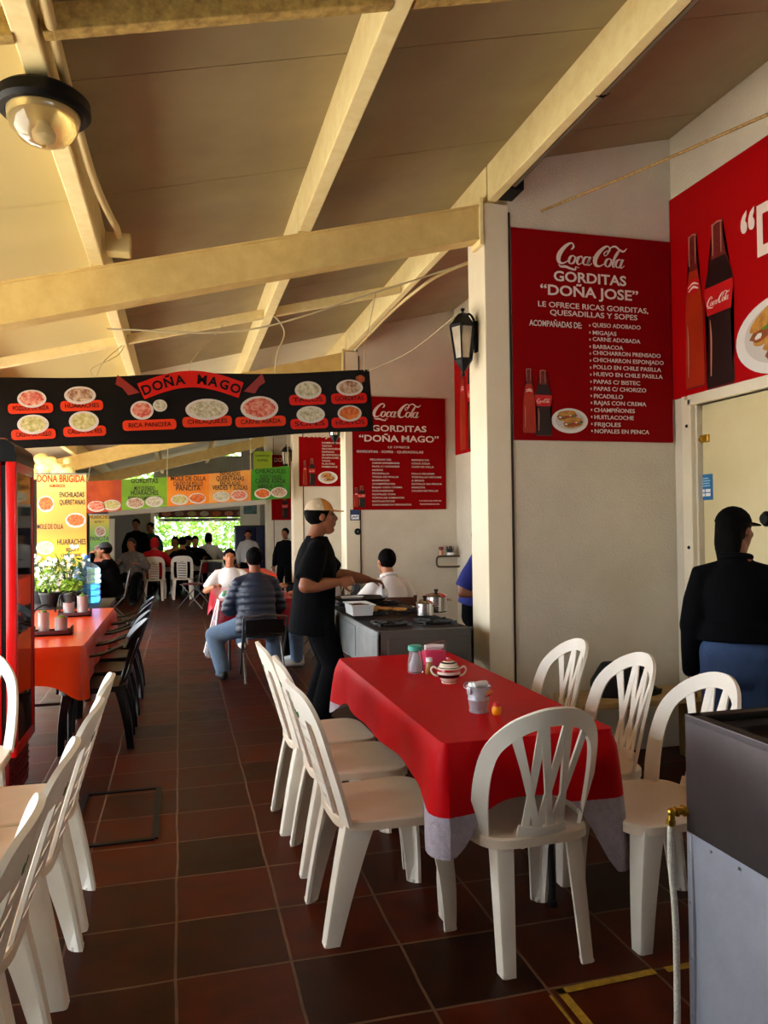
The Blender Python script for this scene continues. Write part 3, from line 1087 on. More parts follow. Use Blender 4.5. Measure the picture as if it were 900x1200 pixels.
# black chairs lined up along the orange table
def make_black_chair(label, loc, rotz, group):
    t = thing('plastic_armchair', label, 'chair', loc, rotz, group)
    obj('seat', seat_bm(.46, .44, .43), M_chair_blk, t)
    S_ = back_surface(1.6, .36, -.19)
    b = BM()
    strip_on(b, S_, [(-.225, .69), (-.19, .755), (-.10, .80), (0, .812), (.10, .80), (.19, .755), (.225, .69)], [.05, .07, .085, .09, .085, .07, .05], .014)
    for s in (-.17, -.085, 0, .085, .17):
        strip_on(b, S_, [(s, .79 - abs(s) * .2), (s * .9, .6), (s * .8, .42)], .036, .009)
    obj('backrest', b, M_chair_blk, t)
    for s in (-1, 1):
        b = BM()
        add_loft(b, [(s * .225, -.17, .70), (s * .245, -.05, .66), (s * .25, .10, .64), (s * .245, .20, .62), (s * .235, .235, .55), (s * .235, .235, .42)], [.022, .026, .028, .026, .02, .018], [.01, .01, .01, .012, .012, .012], (1, 0, 0), 10)
        obj('armrest', b, M_chair_blk, t)
        obj('leg', chair_leg_bm((s * .215, .205, .42), (s * .23, .24, 0), s, 1), M_chair_blk, t)
        obj('leg', chair_leg_bm((s * .190, -.175, .42), (s * .205, -.245, 0), s, -1), M_chair_blk, t)
    return t
gB = 'black chairs along the orange table'
blk = make_black_chair('black plastic armchair at the orange table, nearest of the row', (-.56, 5.72, 0), math.radians(92), gB)
dup(blk, (-.56, 6.32, 0), math.radians(90), 'black plastic armchair at the orange table, second of the row', gB)
dup(blk, (-.57, 6.95, 0), math.radians(88), 'black plastic armchair at the orange table, third of the row', gB)
dup(blk, (-.57, 7.52, 0), math.radians(90), 'black plastic armchair at the orange table, farthest of the row', gB)

# ------------------------------------------------------------------ red drinks fridge
M_fred = mat('fridge_red', (206, 8, 12), .28, coat=.3)
M_fdk = mat('fridge_dark_red', (96, 8, 10), .35)
M_glass = mat('fridge_glass', (70, 62, 60), .04, trans=.75, spec=.6)
fx, fy0, fy1, fz = -.848, 4.50, 5.03, 1.86
t = thing('drinks_fridge', 'tall red drinks fridge with black header and glass door', 'fridge', (-1.18, 4.76, 0))
def W2(bm): bmesh.ops.translate(bm, verts=bm.verts, vec=(1.18, -4.76, 0)); return bm
b = BM()
T = .025
cx0, cx1 = -1.50, fx - .075
add_box(b, ((cx0 + cx1) / 2, fy0 + T / 2, .96), (cx1 - cx0, T, 1.80), bev=.008)
add_box(b, ((cx0 + cx1) / 2, fy1 - T / 2, .96), (cx1 - cx0, T, 1.80), bev=.008)
add_box(b, (cx0 + T / 2, (fy0 + fy1) / 2, .96), (T, fy1 - fy0, 1.80), bev=.008)
add_box(b, ((cx0 + cx1) / 2, (fy0 + fy1) / 2, 1.85), (cx1 - cx0, fy1 - fy0, T), bev=.006)
obj('cabinet', W2(b), M_fred, t)
b = BM()
add_box(b, ((cx0 + cx1) / 2 + .02, (fy0 + fy1) / 2, .14), (cx1 - cx0 + .04, fy1 - fy0, .26), bev=.01)
for k in range(5):
    add_box(b, (cx1 + .045, (fy0 + fy1) / 2, .08 + k * .035), (.012, fy1 - fy0 - .08, .012))
obj('base_grille', W2(b), M_fdk, t)
b = BM()
add_box(b, (cx1 + .012, (fy0 + fy1) / 2, 1.07), (.022, fy1 - fy0 - .02, 1.55))
obj('door_gasket', W2(b), M_black, t)
b = BM()
dx = cx1 + .05
for y in (fy0 + .02, fy1 - .02):
    add_box(b, (dx, y, 1.07), (.052, .05, 1.58), bev=.008)
for z in (.31, 1.84):
    add_box(b, (dx, (fy0 + fy1) / 2, z), (.052, fy1 - fy0, .06), bev=.008)
dr = obj('door_frame', W2(b), M_fred, t)
b = BM(); add_box(b, (fx - .012, (fy0 + fy1) / 2, 1.07), (.012, fy1 - fy0 - .03, 1.50)); obj('door_glass', W2(b), M_glass, dr)
b = BM(); add_box(b, (fx - .004, fy1 - .02, 1.07), (.01, .03, 1.54)); obj('door_trim', W2(b), M_black, dr)
b = BM(); add_box(b, (fx - .03, fy0 - .004, .36), (.05, .02, .05), bev=.004); obj('hinge', W2(b), M_black, dr)
b = BM()
for k in range(6):
    z = .42 + k * .235
    add_box(b, ((cx0 + cx1) / 2, (fy0 + fy1) / 2, z), (cx1 - cx0 - .06, fy1 - fy0 - .06, .012))
    add_box(b, (cx1 - .012, (fy0 + fy1) / 2, z + .008), (.012, fy1 - fy0 - .06, .035))
obj('shelf', W2(b), mat('wire_shelf', (200, 200, 200), .3, .8), t)
b = BM()
pr_ = [(cx0 - .0, 1.865), (fx, 1.865), (fx + .005, 1.90), (fx - .01, 1.955), (fx - .05, 1.985), (cx0, 1.99)]
add_prism(b, pr_, fy1 - fy0 + .01, (0, (fy0 + fy1) / 2, 0), (1, 0, 0), (0, 0, 1))
obj('header', W2(b), M_black, t)
# bottles inside the fridge
M_cola = mat('cola_bottle', (36, 10, 8), .12, coat=.5)
M_cap = mat('red_cap', (190, 10, 14), .4)
def bottle(loc, label, h=.22, group='bottles in the red fridge'):
    t2 = thing('drink_bottle', label, 'bottle', loc, 0, group)
    b = BM(); add_lathe(b, [(0, 0), (.026, 0), (.029, .01), (.026, .07), (.030, .11), (.027, .14), (.013, .18), (.012, .205), (0, .205)], (0, 0, 0), 12); obj('body', b, M_cola, t2)
    b = BM(); add_lathe(b, [(0, .2), (.0145, .2), (.0145, .218), (0, .219)], (0, 0, 0), 12); obj('cap', b, M_cap, t2)
    b = BM(); add_lathe(b, [(.0305, .075), (.0308, .10), (.0305, .125)], (0, 0, 0), 12); obj('label_band', b, M_cap, t2)
    return t2
bt = bottle((-1.0, 4.62, .427), 'dark cola bottle standing on a shelf behind the fridge glass')
names = ['bottom', 'second', 'third', 'fourth', 'fifth']
first = True
for k in range(5):
    for j in range(4):
        loc = (-.985, 4.60 + j * .105, .427 + k * .235)
        if first:
            bt.location = loc; first = False; bt['label'] = 'dark cola bottles lined up behind the fridge glass'
        else:
            dup(bt, loc, 0, 'dark cola bottles lined up behind the fridge glass')

# ------------------------------------------------------------------ things on the red table
M_teal = mat('teal_lid', (70, 170, 150), .4)
M_clear = mat('clear_plastic', (235, 235, 240), .06, trans=.92, ior=1.3)
M_salt = mat('salt_white', (240, 238, 236), .7)
TZ = .7525
def P_(px, py): return onZ(px, py, TZ)
p = P_(487, 788)
t = thing('salt_shaker', 'tall clear shaker jar of white salt with a teal lid', 'shaker', (p.x, p.y, TZ))
b = BM(); add_lathe(b, [(0, 0), (.036, 0), (.040, .006), (.040, .05), (.036, .075), (.033, .10), (.034, .118), (.030, .120), (.028, .1), (.031, .075), (.035, .05), (.034, .008), (0, .006)], n=24); obj('jar', b, M_clear, t)
b = BM(); add_lathe(b, [(0, .009), (.031, .009), (.032, .045), (.024, .06), (.012, .10), (0, .105)], n=20); obj('salt', b, M_salt, t)
b = BM(); add_lathe(b, [(0, .138), (.030, .138), (.037, .134), (.038, .113), (.034, .113), (.034, .130), (0, .132)], n=28); obj('lid', b, M_teal, t)
p = P_(503, 790)
t = thing('pill_bottle', 'small amber bottle with white cap between the shaker and the sugar bowl', 'bottle', (p.x, p.y, TZ))
b = BM(); add_lathe(b, [(0, 0), (.017, 0), (.019, .004), (.019, .050), (.013, .058), (.012, .064), (0, .064)], n=20); obj('body', b, mat('amber_fill', (150, 96, 24), .3, coat=.4), t)
b = BM(); add_lathe(b, [(0, .082), (.015, .082), (.0165, .078), (.0165, .062), (0, .062)], n=20); obj('cap', b, M_salt, t)
p = P_(508, 781)
t = thing('napkin_bag', 'clear plastic bag of pink and white napkins behind the amber bottle', 'bag', (p.x + .01, p.y + .03, TZ), math.radians(-4))
b = BM()
r = random.Random(2)
for k in range(7):
    add_box(b, (r.uniform(-.006, .006), -.03 + k * .010, .042), (.10 + r.uniform(-.01, .01), .008, .075), Euler((r.uniform(-.06, .06), r.uniform(-.04, .04), 0)).to_matrix(), bev=.002)
obj('pink_napkins', b, mat('pink_napkin', (226, 60, 104), .7), t)
b = BM(); add_tube(b, spline([(-.045, .0, .098), (0, .004, .10), (.055, 0, .097)], 4), [.012] * 9, 10)
add_box(b, (0, .01, .09), (.09, .02, .02), bev=.004)
obj('white_napkin', b, M_salt, t)
b = BM()
add_loft(b, [(0, 0, .004), (0, 0, .03), (0, 0, .07), (.004, 0, .10), (0, 0, .118)], [.066, .073, .07, .066, .072], [.044, .050, .046, .03, .024], (1, 0, 0), 18, False)
for v in b.verts:
    k = math.sin(v.co.x * 90) * .003 + math.sin(v.co.z * 110 + v.co.x * 40) * .003
    v.co.y += k; v.co.x += k
obj('plastic_wrap', b, mat('thin_plastic', (240, 225, 232), .1, trans=.95, ior=1.08, alpha=.35), t)

p = P_(526, 800)
t = thing('sugar_bowl', 'striped ceramic sugar bowl with two handles and red knobbed lid', 'bowl', (p.x, p.y, TZ), math.radians(-14))
M_cer = mat('ceramic_cream', (232, 220, 200), .18, coat=.6)
M_cer_r = mat('ceramic_red', (176, 22, 22), .2, coat=.6)
M_cer_k = mat('ceramic_black', (24, 18, 16), .2, coat=.6)
prof = [(0, 0), (.034, 0), (.036, .006), (.034, .010), (.044, .022), (.053, .038), (.056, .052), (.054, .066), (.047, .078), (.042, .083), (.041, .086), (0, .084)]
b = BM(); add_lathe(b, prof, n=36); obj('bowl', b, M_cer, t)
def band(z0, z1):
    def rr(z):
        for (ra, za), (rb, zb_) in zip(prof[:-1], prof[1:]):
            if za <= z <= zb_ and zb_ > za:
                return ra + (rb - ra) * (z - za) / (zb_ - za)
        return .05
    b = BM(); add_lathe(b, [(rr(z0 + (z1 - z0) * k / 5) + .0008, z0 + (z1 - z0) * k / 5) for k in range(6)], n=36); return b
obj('black_band', band(.028, .044), M_cer_k, t)
obj('red_band', band(.056, .068), M_cer_r, t)
obj('red_band', band(.0065, .0098), M_cer_r, t)
obj('black_band', band(.0725, .0755), M_cer_k, t)
b = BM(); add_lathe(b, [(.040, .085), (.043, .087), (.038, .094), (.022, .102), (.008, .106), (0, .106)], n=32); ld = obj('lid', b, M_cer, t)
b = BM(); add_lathe(b, [(.0385, .0945), (.030, .0995)], n=32); obj('black_band', b, M_cer_k, ld)
b = BM(); add_lathe(b, [(.020, .1035), (.012, .106)], n=32); obj('red_band', b, M_cer_r, ld)
b = BM(); add_lathe(b, [(0, .104), (.006, .106), (.010, .113), (.008, .119), (0, .121)], n=20); obj('knob', b, M_cer_r, ld)
for s in (-1, 1):
    b = BM(); add_tube(b, spline([(s * .050, 0, .034), (s * .064, 0, .036), (s * .079, 0, .050), (s * .082, 0, .066), (s * .072, 0, .076), (s * .060, 0, .070), (s * .050, 0, .066)], 5), .0052, 10); obj('handle', b, M_cer, t)

p = P_(561, 834)
t = thing('galvanized_bucket', 'small galvanized bucket filled with napkins beside the sugar bowl', 'bucket', (p.x, p.y, TZ), math.radians(20))
M_galv = mat('galvanized_steel', (186, 188, 194), .42, .35, noise=(60, .5), col2=(120, 120, 130))
b = BM(); add_lathe(b, [(0, 0), (.036, 0), (.038, .003), (.0385, .007), (.0365, .009), (.041, .048), (.0425, .050), (.0425, .054), (.0415, .056), (.0465, .098), (.050, .100), (.0505, .104), (.047, .105), (.044, .100), (.036, .012), (0, .010)], n=36); obj('pail', b, M_galv, t)
for s in (-1, 1):
    b = BM(); add_box(b, (s * .050, 0, .090), (.006, .022, .028), bev=.002); obj('lug', b, M_galv, t)
b = BM(); add_tube(b, spline([(-.053, 0, .094), (-.05, .03, .100), (-.02, .056, .108), (.02, .056, .108), (.05, .03, .100), (.053, 0, .094)], 5), .0018, 6); obj('bail_handle', b, M_galv, t)
b = BM()
add_tube(b, spline([(-.03, -.006, .108), (.0, -.010, .112), (.036, -.004, .108)], 5), .013, 12)
add_box(b, (-.004, .012, .10), (.066, .03, .028), Euler((.2, .1, .1)).to_matrix(), bev=.006)
obj('napkin', b, M_salt, t)
b = BM(); add_prism(b, ell(0, 0, .016, .008, 12), .0015, (.012, -.0455, .080), (.94, .22, .12), (0.02, -.1, 1)); add_prism(b, [(-.016, -.004), (.02, .006), (.012, .012), (-.012, .006)], .0015, (.016, -.046, .078)); obj('sticker', b, mat('yellow_sticker', (230, 160, 20), .5), t)
b = BM(); add_prism(b, [(-.02, -.012), (.0, -.010), (.018, -.002), (-.004, -.003)], .0016, (.014, -.0462, .078)); obj('sticker', b, M_cer_r, t)

p = P_(582, 838)
t = thing('chili_shaker', 'small orange yellow shaker with red top beside the bucket', 'shaker', (p.x, p.y, TZ))
b = BM(); add_lathe(b, [(0, 0), (.012, 0), (.017, .006), (.019, .018), (.018, .030), (.014, .036), (0, .036)], n=20); obj('body', b, mat('orange_plastic', (240, 150, 14), .35), t)
b = BM(); add_lathe(b, [(.0145, .035), (.013, .044), (.009, .049), (0, .05)], n=20); obj('cap', b, M_cap, t)

# ------------------------------------------------------------------ stainless counter at the right
M_ss = mat('stainless_dark', (86, 78, 78), .36, .6, noise=(4, .5), col2=(54, 46, 48), bump=(3, .12))
M_ss2 = mat('stainless_sheet', (168, 172, 184), .42, .35, noise=(9, .6), col2=(150, 154, 166), bump=(5, .4))
t = thing('steel_counter', 'tall stainless steel cooking counter with dark griddle top at the right', 'counter', (1.8, 1.5, 0))
cX, cY, cH = 1.42, 1.955, .94
def W3(bm): bmesh.ops.translate(bm, verts=bm.verts, vec=(-1.8, -1.5, 0)); return bm
zs = .60
b = BM(); add_box(b, (cX + .006, (cY + .9) / 2, (cH + zs) / 2), (.012, cY - .9, cH - zs), bev=.003)
add_box(b, ((cX + 2.3) / 2, cY - .006, (cH + zs) / 2), (2.3 - cX, .012, cH - zs), bev=.003)
obj('upper_panel', W3(b), M_ss, t)
b = BM()
g = BM()
bmesh.ops.create_grid(g, x_segments=40, y_segments=30, size=.5)
r = random.Random(8)
for v in g.verts:
    x, y = v.co.x, v.co.y
    v.co.z = .004 * math.sin(7 * x + 2) * math.cos(5 * y) + .010 * math.exp(-((x - .22 - .3 * (y - .3)) / .05) ** 2 - ((y - .22) / .18) ** 2) + .008 * math.exp(-((x - .33) / .06) ** 2 - ((y - .30) / .05) ** 2)
Mx = Matrix(((0, 0, -1, cX + .004), (-(cY - .9), 0, 0, (cY + .9) / 2), (0, zs - .02, 0, (zs + .02) / 2), (0, 0, 0, 1)))
merge(b, g, Mx)
add_box(b, (cX + .03, (cY + .9) / 2, zs / 2 + .01), (.02, cY - .9 - .01, zs - .03))
add_box(b, ((cX + 2.3) / 2, cY - .018, zs / 2 + .01), (2.3 - cX, .012, zs - .02), bev=.003)
add_box(b, (cX + .006, cY - .012, zs / 2), (.016, .022, zs), bev=.003)
obj('lower_panel', W3(b), M_ss2, t)
b = BM()
for z in (.08, .24, .40, .54):
    add_ball(b, (cX - .003, cY - .014, z), .005, sub=1)
for y in (1.85, 1.74, 1.60, 1.45):
    add_ball(b, (cX - .002, y, zs - .018), .005, sub=1)
obj('rivet', W3(b), M_galv, t)
b = BM()
add_box(b, ((cX + 2.3) / 2, (cY + .9) / 2, cH - .06), (2.3 - cX - .03, cY - .9 - .03, .02))
for y in (cY - .02, .92):
    add_box(b, ((cX + 2.3) / 2, y, cH - .012), (2.3 - cX, .04, .024), bev=.004)
for x in (cX + .02, 2.28):
    add_box(b, (x, (cY + .9) / 2, cH - .012), (.04, cY - .9, .024), bev=.004)
obj('griddle_top', W3(b), mat('griddle_black', (12, 10, 10), .35, .3), t)
b = BM(); add_box(b, ((cX + 2.3) / 2 + .02, (cY + .9) / 2, .05), (2.3 - cX - .1, cY - .9 - .1, .08), bev=.005); obj('plinth', W3(b), M_blackm, t)
for nm, px_, py_, sx_, sy_ in (('near_panel', (cX + 2.3) / 2, .906, 2.3 - cX, .012), ('right_panel', 2.294, (cY + .9) / 2, .012, cY - .9)):
    b = BM(); add_box(b, (px_, py_, cH / 2), (sx_, sy_, cH), bev=.003); obj(nm, W3(b), M_ss2, t)
# gas valve and hose
p = onX(806, 951, cX)
vy, vz = p.y + .01, p.z
t = thing('gas_hose', 'braided white gas hose with brass elbow fitting on the steel counter', 'hose', (cX - .06, vy, 0))
def W4(bm): bmesh.ops.translate(bm, verts=bm.verts, vec=(-(cX - .06), -vy, 0)); return bm
hx = cX - .055
b = BM()
add_tube(b, [(cX + .0, vy, vz), (cX - .012, vy, vz)], .016, 6); add_tube(b, [(cX - .012, vy, vz), (cX - .035, vy, vz)], .011, 12)
add_tube(b, [(cX - .026, vy, vz), (cX - .034, vy, vz)], .015, 6)
add_ball(b, (hx + .008, vy, vz), .013)
add_tube(b, [(hx + .008, vy, vz), (hx + .004, vy, vz - .04)], .010, 12); add_tube(b, [(hx + .006, vy, vz - .022), (hx + .004, vy, vz - .036)], .0135, 6)
obj('elbow_fitting', W4(b), M_brass, t)
b = BM()
hp = spline([(hx + .004, vy, vz - .03), (hx + .004, vy + .002, vz - .14), (hx + .014, vy + .0, vz - .30), (hx + .016, vy, vz - .45), (hx + .008, vy - .01, .1), (hx + .004, vy - .02, .03), (hx + .02, vy - .06, .012), (hx + .06, vy - .25, .012), (hx + .03, vy - .5, .012)], 8)
add_tube(b, hp, .0098, 10)
obj('hose', W4(b), mat('braided_hose', (214, 208, 192), .5, noise=(160, .6), col2=(120, 104, 96)), t)

# ------------------------------------------------------------------ bench with bag behind the wall-side chairs
t = thing('low_bench', 'low tan wooden bench against the wall behind the wall-side chairs', 'bench', (2.72, 4.20, 0))
b = BM(); add_box(b, (0, 0, .425), (.95, .36, .035), bev=.006); obj('seat_board', b, mat('tan_wood', (176, 146, 92), .55, noise=(5, .4), stretch=(1, 8, 1)), t)
for s in (-1, 1):
    b = BM(); add_prism(b, [(-.13, 0), (-.08, 0), (-.05, .3), (.05, .3), (.08, 0), (.13, 0), (.14, .408), (-.14, .408)], .03, (s * .40, 0, 0), (0, 1, 0), (0, 0, 1)); obj('leg', b, MATS['tan_wood'], t)
b = BM()
t = thing('black_bag', 'slumped black bag lying on the tan bench by the wall', 'bag', (2.66, 4.22, .443))
add_loft(b, [(0, 0, .02), (0, 0, .06), (.01, 0, .11), (.05, 0, .15)], [.24, .25, .20, .08], [.12, .13, .10, .05], (1, 0, 0), 20)
b = realize(b, .015, 4); obj('bag_body', b, mat('black_fabric', (10, 10, 12), .8, bump=(30, .3)), t)
b = BM(); add_tube(b, spline([(-.12, -.06, .12), (-.06, -.07, .19), (.04, -.07, .2), (.10, -.06, .14)], 6), .008, 8); obj('strap', b, MATS['black_fabric'], t)
# ------------------------------------------------------------------ signs, banners, notices
M_sgd = mat('sign_red_deep', (136, 1, 6), .6, spec=.08)
M_cola_p = mat('print_cola', (30, 8, 8), .4)
M_orange_p = mat('print_orange', (178, 44, 10), .4, noise=(6, .5), col2=(130, 20, 8))
M_glass_p = mat('print_clear_glass', (92, 14, 14), .45, noise=(60, .6), col2=(140, 40, 34))
M_plate_p = mat('print_plate', (224, 218, 212), .5)
M_bread_p = mat('print_bread', (208, 150, 62), .5, noise=(20, .7), col2=(130, 70, 20))
M_fill_p = mat('print_filling', (92, 84, 36), .5, noise=(45, 1.0), col2=(190, 60, 30))
M_lab_p = mat('print_label_red', (196, 14, 20), .4)

def sign_root(name, label, cat, face, w, h, m, thick=.012, group=None):
    c = face.p(w / 2, -h)
    t = thing(name, label, cat, (c.x, c.y, c.z), 0, group)
    t['_'] = 0
    del t['_']
    b = BM(); add_prism(b, [(0, 0), (w, 0), (w, -h), (0, -h)], thick, face.p(0, 0, -thick / 2), face.X, face.Y)
    part(t, 'panel', b, m)
    return t
def part(t, name, bm, m, parent=None, smooth=False):
    bmesh.ops.translate(bm, verts=bm.verts, vec=-V(t.location))
    return obj(name, bm, m, parent or t, smooth)

def bottle_shape(kind):
    if kind == 'cola':
        half = [(.0, .40), (.02, .43), (.10, .43), (.22, .40), (.32, .36), (.42, .35), (.50, .40), (.58, .45), (.64, .43), (.72, .33), (.80, .22), (.86, .17), (.90, .15), (1.0, .15)]
    else:
        half = [(.0, .36), (.02, .40), (.10, .40), (.30, .38), (.5, .36), (.62, .31), (.70, .24), (.76, .18), (.82, .155), (1.0, .15)]
    return half
def bottle_pic(t, face, x, y, w, h, kind, logo=False):
    """flat print of a glass bottle: x centre, y base"""
    half = bottle_shape(kind)
    def sh(t0, t1, k=1.0):
        P = []
        N = 24
        def at(q):
            for (a, ra), (c, rc) in zip(half[:-1], half[1:]):
                if a <= q <= c:
                    return ra + (rc - ra) * (q - a) / (c - a)
            return half[-1][1]
        for i in range(N + 1):
            q = t0 + (t1 - t0) * i / N; P.append((x + at(q) * w * k, y + q * h))
        for i in range(N, -1, -1):
            q = t0 + (t1 - t0) * i / N; P.append((x - at(q) * w * k, y + q * h))
        return P
    b = BM(); add_shape(b, face, sh(0, 1), z=.0022)
    pic = part(t, 'bottle_picture', b, M_glass_p)
    fill = M_cola_p if kind == 'cola' else M_orange_p
    b = BM(); add_shape(b, face, sh(.01, .78 if kind == 'cola' else .76, .95), z=.0032)
    part(t, 'drink', b, fill, pic)
    b = BM()
    if kind == 'cola':
        add_shape(b, face, sh(.45, .62, .97), z=.0042)
    else:
        add_shape(b, face, ell(x, y + .66 * h, .26 * w, .05 * h), z=.0042)
    part(t, 'label_band', b, M_lab_p, pic)
    b = BM()
    if kind == 'cola':
        add_script_logo(b, face, x - .37 * w, y + .505 * h, .72 * w, z=.0058)
    else:
        add_ribbon(b, face, [(x - .22 * w, y + .66 * h, .02 * w), (x, y + .68 * h, .05 * w), (x + .22 * w, y + .66 * h, .02 * w)], z=.0058)
        add_ribbon(b, face, [(x - .2 * w, y + .635 * h, .03 * w), (x, y + .655 * h, .06 * w), (x + .2 * w, y + .635 * h, .03 * w)], z=.0058)
    part(t, 'label_script', b, M_sw, pic)
    for P in ([(x - half[-1][1] * w, y + .80 * h, .03 * w), (x - half[-1][1] * w, y + .9 * h, .04 * w), (x - half[-1][1] * w, y + .995 * h, .05 * w)],
              [(x - .27 * w, y + .08 * h, .03 * w), (x - .25 * w, y + .3 * h, .05 * w), (x - .27 * w, y + .42 * h, .02 * w)],
              [(x + .10 * w, y + .80 * h, .02 * w), (x + .10 * w, y + .9 * h, .035 * w), (x + .10 * w, y + .99 * h, .02 * w)],
              [(x - .15 * w, y + .985 * h, .03 * w), (x, y + .995 * h, .04 * w), (x + .15 * w, y + .985 * h, .03 * w)]):
        b = BM(); add_ribbon(b, face, P, z=.0046)
        part(t, 'glass_glint', b, mat('print_glint', (190, 120, 100), .4), pic)
def torta_pic(t, face, x, y, r, tilt=.35):
    b = BM(); add_shape(b, face, ell(x, y, r, r * .62, 40), z=.0022)
    pl = part(t, 'plate_picture', b, M_plate_p)
    b = BM(); add_shape(b, face, ell(x, y + .02 * r, r * .8, r * .48, 36), z=.0030); part(t, 'plate_well', b, mat('print_plate_grey', (200, 192, 186), .5), pl)
    for k, (dx, dy) in enumerate(((-.16, .24), (.14, -.10))):
        c, s_ = math.cos(tilt), math.sin(tilt)
        def rot(P): return [(x + dx * r + (a * c - b_ * s_), y + dy * r + (a * s_ + b_ * c)) for a, b_ in P]
        z = .0040 + k * .0036
        b = BM(); add_shape(b, face, rot(ell(0, -.10 * r, .52 * r, .16 * r, 26, .04, k + 4)), z=z); part(t, 'bread', b, M_bread_p, pl)
        b = BM(); add_shape(b, face, rot(ell(0, -.01 * r, .54 * r, .17 * r, 30, .10, k)), z=z + .0012); f_ = part(t, 'filling', b, M_fill_p, pl)
        for j in range(5):
            b = BM(); add_shape(b, face, rot(ell((-.38 + .19 * j) * r, (-.04 + .05 * (j % 2)) * r, .07 * r, .045 * r, 10, .3, j)), z=z + .0022); part(t, 'garnish', b, (M_plate_p, mat('print_lettuce', (90, 140, 40), .5), mat('print_tomato', (180, 40, 24), .5))[j % 3], pl)
        b = BM(); add_shape(b, face, rot(ell(0, .13 * r, .50 * r, .13 * r, 26, .03, k + 9)), z=z + .0030); part(t, 'bread', b, M_bread_p, pl)

class PX:
    """read positions on a flat face from the photograph's own frame"""
    def __init__(s, face, plane, val, ox=0, oy=0, sc=1.0):
        s.f, s.pl, s.v, s.ox, s.oy, s.sc = face, plane, val, ox, oy, sc
    def xy(s, zx, zy):
        px, py = s.ox + zx / s.sc, s.oy + zy / s.sc
        q = onY(px, py, s.v) if s.pl == 'Y' else onX(px, py, s.v)
        d = q - s.f.O
        return d.dot(s.f.X), d.dot(s.f.Y)
    def line(s, bm, txt, x0, x1, yb, yt, bold=.012, z=.004, yr=None):
        """text from x0 to x1 with baseline yb and cap top yt"""
        a = s.xy(x0, yb); b_ = s.xy(x1, yr if yr is not None else yb); c = s.xy(x0, yt)
        add_text(bm, s.f, txt, a[0], (a[1] + b_[1]) / 2, (c[1] - a[1]) / .80, bold, width=b_[0] - a[0], z=z)

# --- menu sign on the first stall wall
YW = 4.484
tl, brr = onY(598, 270, YW), onY(788, 517, YW)
face = Face((2.055, YW, 3.385), (1, 0, 0), (0, 0, 1))
t = sign_root('menu_sign', 'red menu sign on the wall beside the near pillar, list of fillings and two bottles', 'sign', face, 1.155, 1.355, M_sgd)
R4 = PX(face, 'Y', YW, 580, 240, 2.8125)
b = BM()
q0, q1 = R4.xy(200, 192), R4.xy(440, 192)
add_script_logo(b, face, q0[0], q0[1] - .0, q1[0] - q0[0])
part(t, 'script_logo', b, M_sw)
b = BM()
R4.line(b, 'GORDITAS', 192, 430, 259, 222, .02)
R4.line(b, '\u201cDO\u00d1A JOSE\u201d', 148, 470, 306, 268, .02)
part(t, 'heading', b, M_sw)
b = BM()
R4.line(b, 'LE OFRECE RICAS GORDITAS,', 140, 502, 347, 327, .008)
R4.line(b, 'QUESADILLAS Y SOPES', 180, 467, 372, 352, .008)
R4.line(b, 'ACOMPA\u00d1ADAS DE:', 113, 285, 403, 381, .008)
part(t, 'subheading', b, M_sw)
items = ['QUESO ADOBADO', 'MIGAJAS', 'CARNE ADOBADA', 'BARBACOA', 'CHICHARRON PRENSADO', 'CHICHARRON ESPONJADO', 'POLLO EN CHILE PASILLA', 'HUEVO EN CHILE PASILLA', 'PAPAS C/ BISTEC', 'PAPAS C/ CHORIZO', 'PICADILLO', 'RAJAS CON CREMA', 'CHAMPI\u00d1ONES', 'HUITLACOCHE', 'FRIJOLES', 'NOPALES EN PENCA']
wid = [478, 398, 477, 420, 544, 554, 545, 550, 476, 496, 420, 496, 459, 455, 412, 506]
b = BM()
for k, (it, x1) in enumerate(zip(items, wid)):
    y = 407 + k * 23.15
    R4.line(b, it, 320 + k * .45, x1, y, y - 15, .006)
    R4.line(b, '*', 309 + k * .5, 314 + k * .5, y, y - 14, .006)
part(t, 'menu_text', b, M_sw)
a = R4.xy(114, 752); a2 = R4.xy(114, 540)
bottle_pic(t, face, a[0], a[1], .115, a2[1] - a[1], 'orange')
a = R4.xy(161, 762); a2 = R4.xy(161, 545)
bottle_pic(t, face, a[0], a[1], .135, a2[1] - a[1], 'cola')
a = R4.xy(246, 712)
torta_pic(t, face, a[0], a[1], .13, .1)

# --- big red sign over the service door
XW = 3.217
face = Face((XW, 4.492, 3.67), (0, -1, 0), (0, 0, 1))
t = sign_root('stall_sign', 'huge bright red sign above the cream door, large bottles and a plate with bread', 'sign', face, 3.1, 1.35, M_redl, .016)
R5 = PX(face, 'X', XW - .002, 780, 140, 3.53)
a, a2 = R5.xy(122, 1118), R5.xy(128, 472)
bottle_pic(t, face, a[0] + .005, a[1] + .01, .24, a2[1] - a[1], 'orange')
a, a2 = R5.xy(228, 1120), R5.xy(222, 428)
bottle_pic(t, face, a[0] + .0, a[1] + .02, .30, a2[1] - a[1], 'cola')
a = R5.xy(470, 880)
torta_pic(t, face, a[0] + .02, a[1], .36, .45)
a = R5.xy(312, 548); a2 = R5.xy(312, 470)
b = BM(); hgt = .27
add_text(b, face, '\u201cDO\u00d1A JOSE\u201d', a[0], R5.xy(390, 560)[1], .40, .03, width=1.75)
part(t, 'heading', b, M_sw)
b = BM()
add_text(b, face, 'GORDITAS', a[0] + .3, R5.xy(390, 560)[1] + .42, .20, .02)
part(t, 'subheading', b, M_sw)

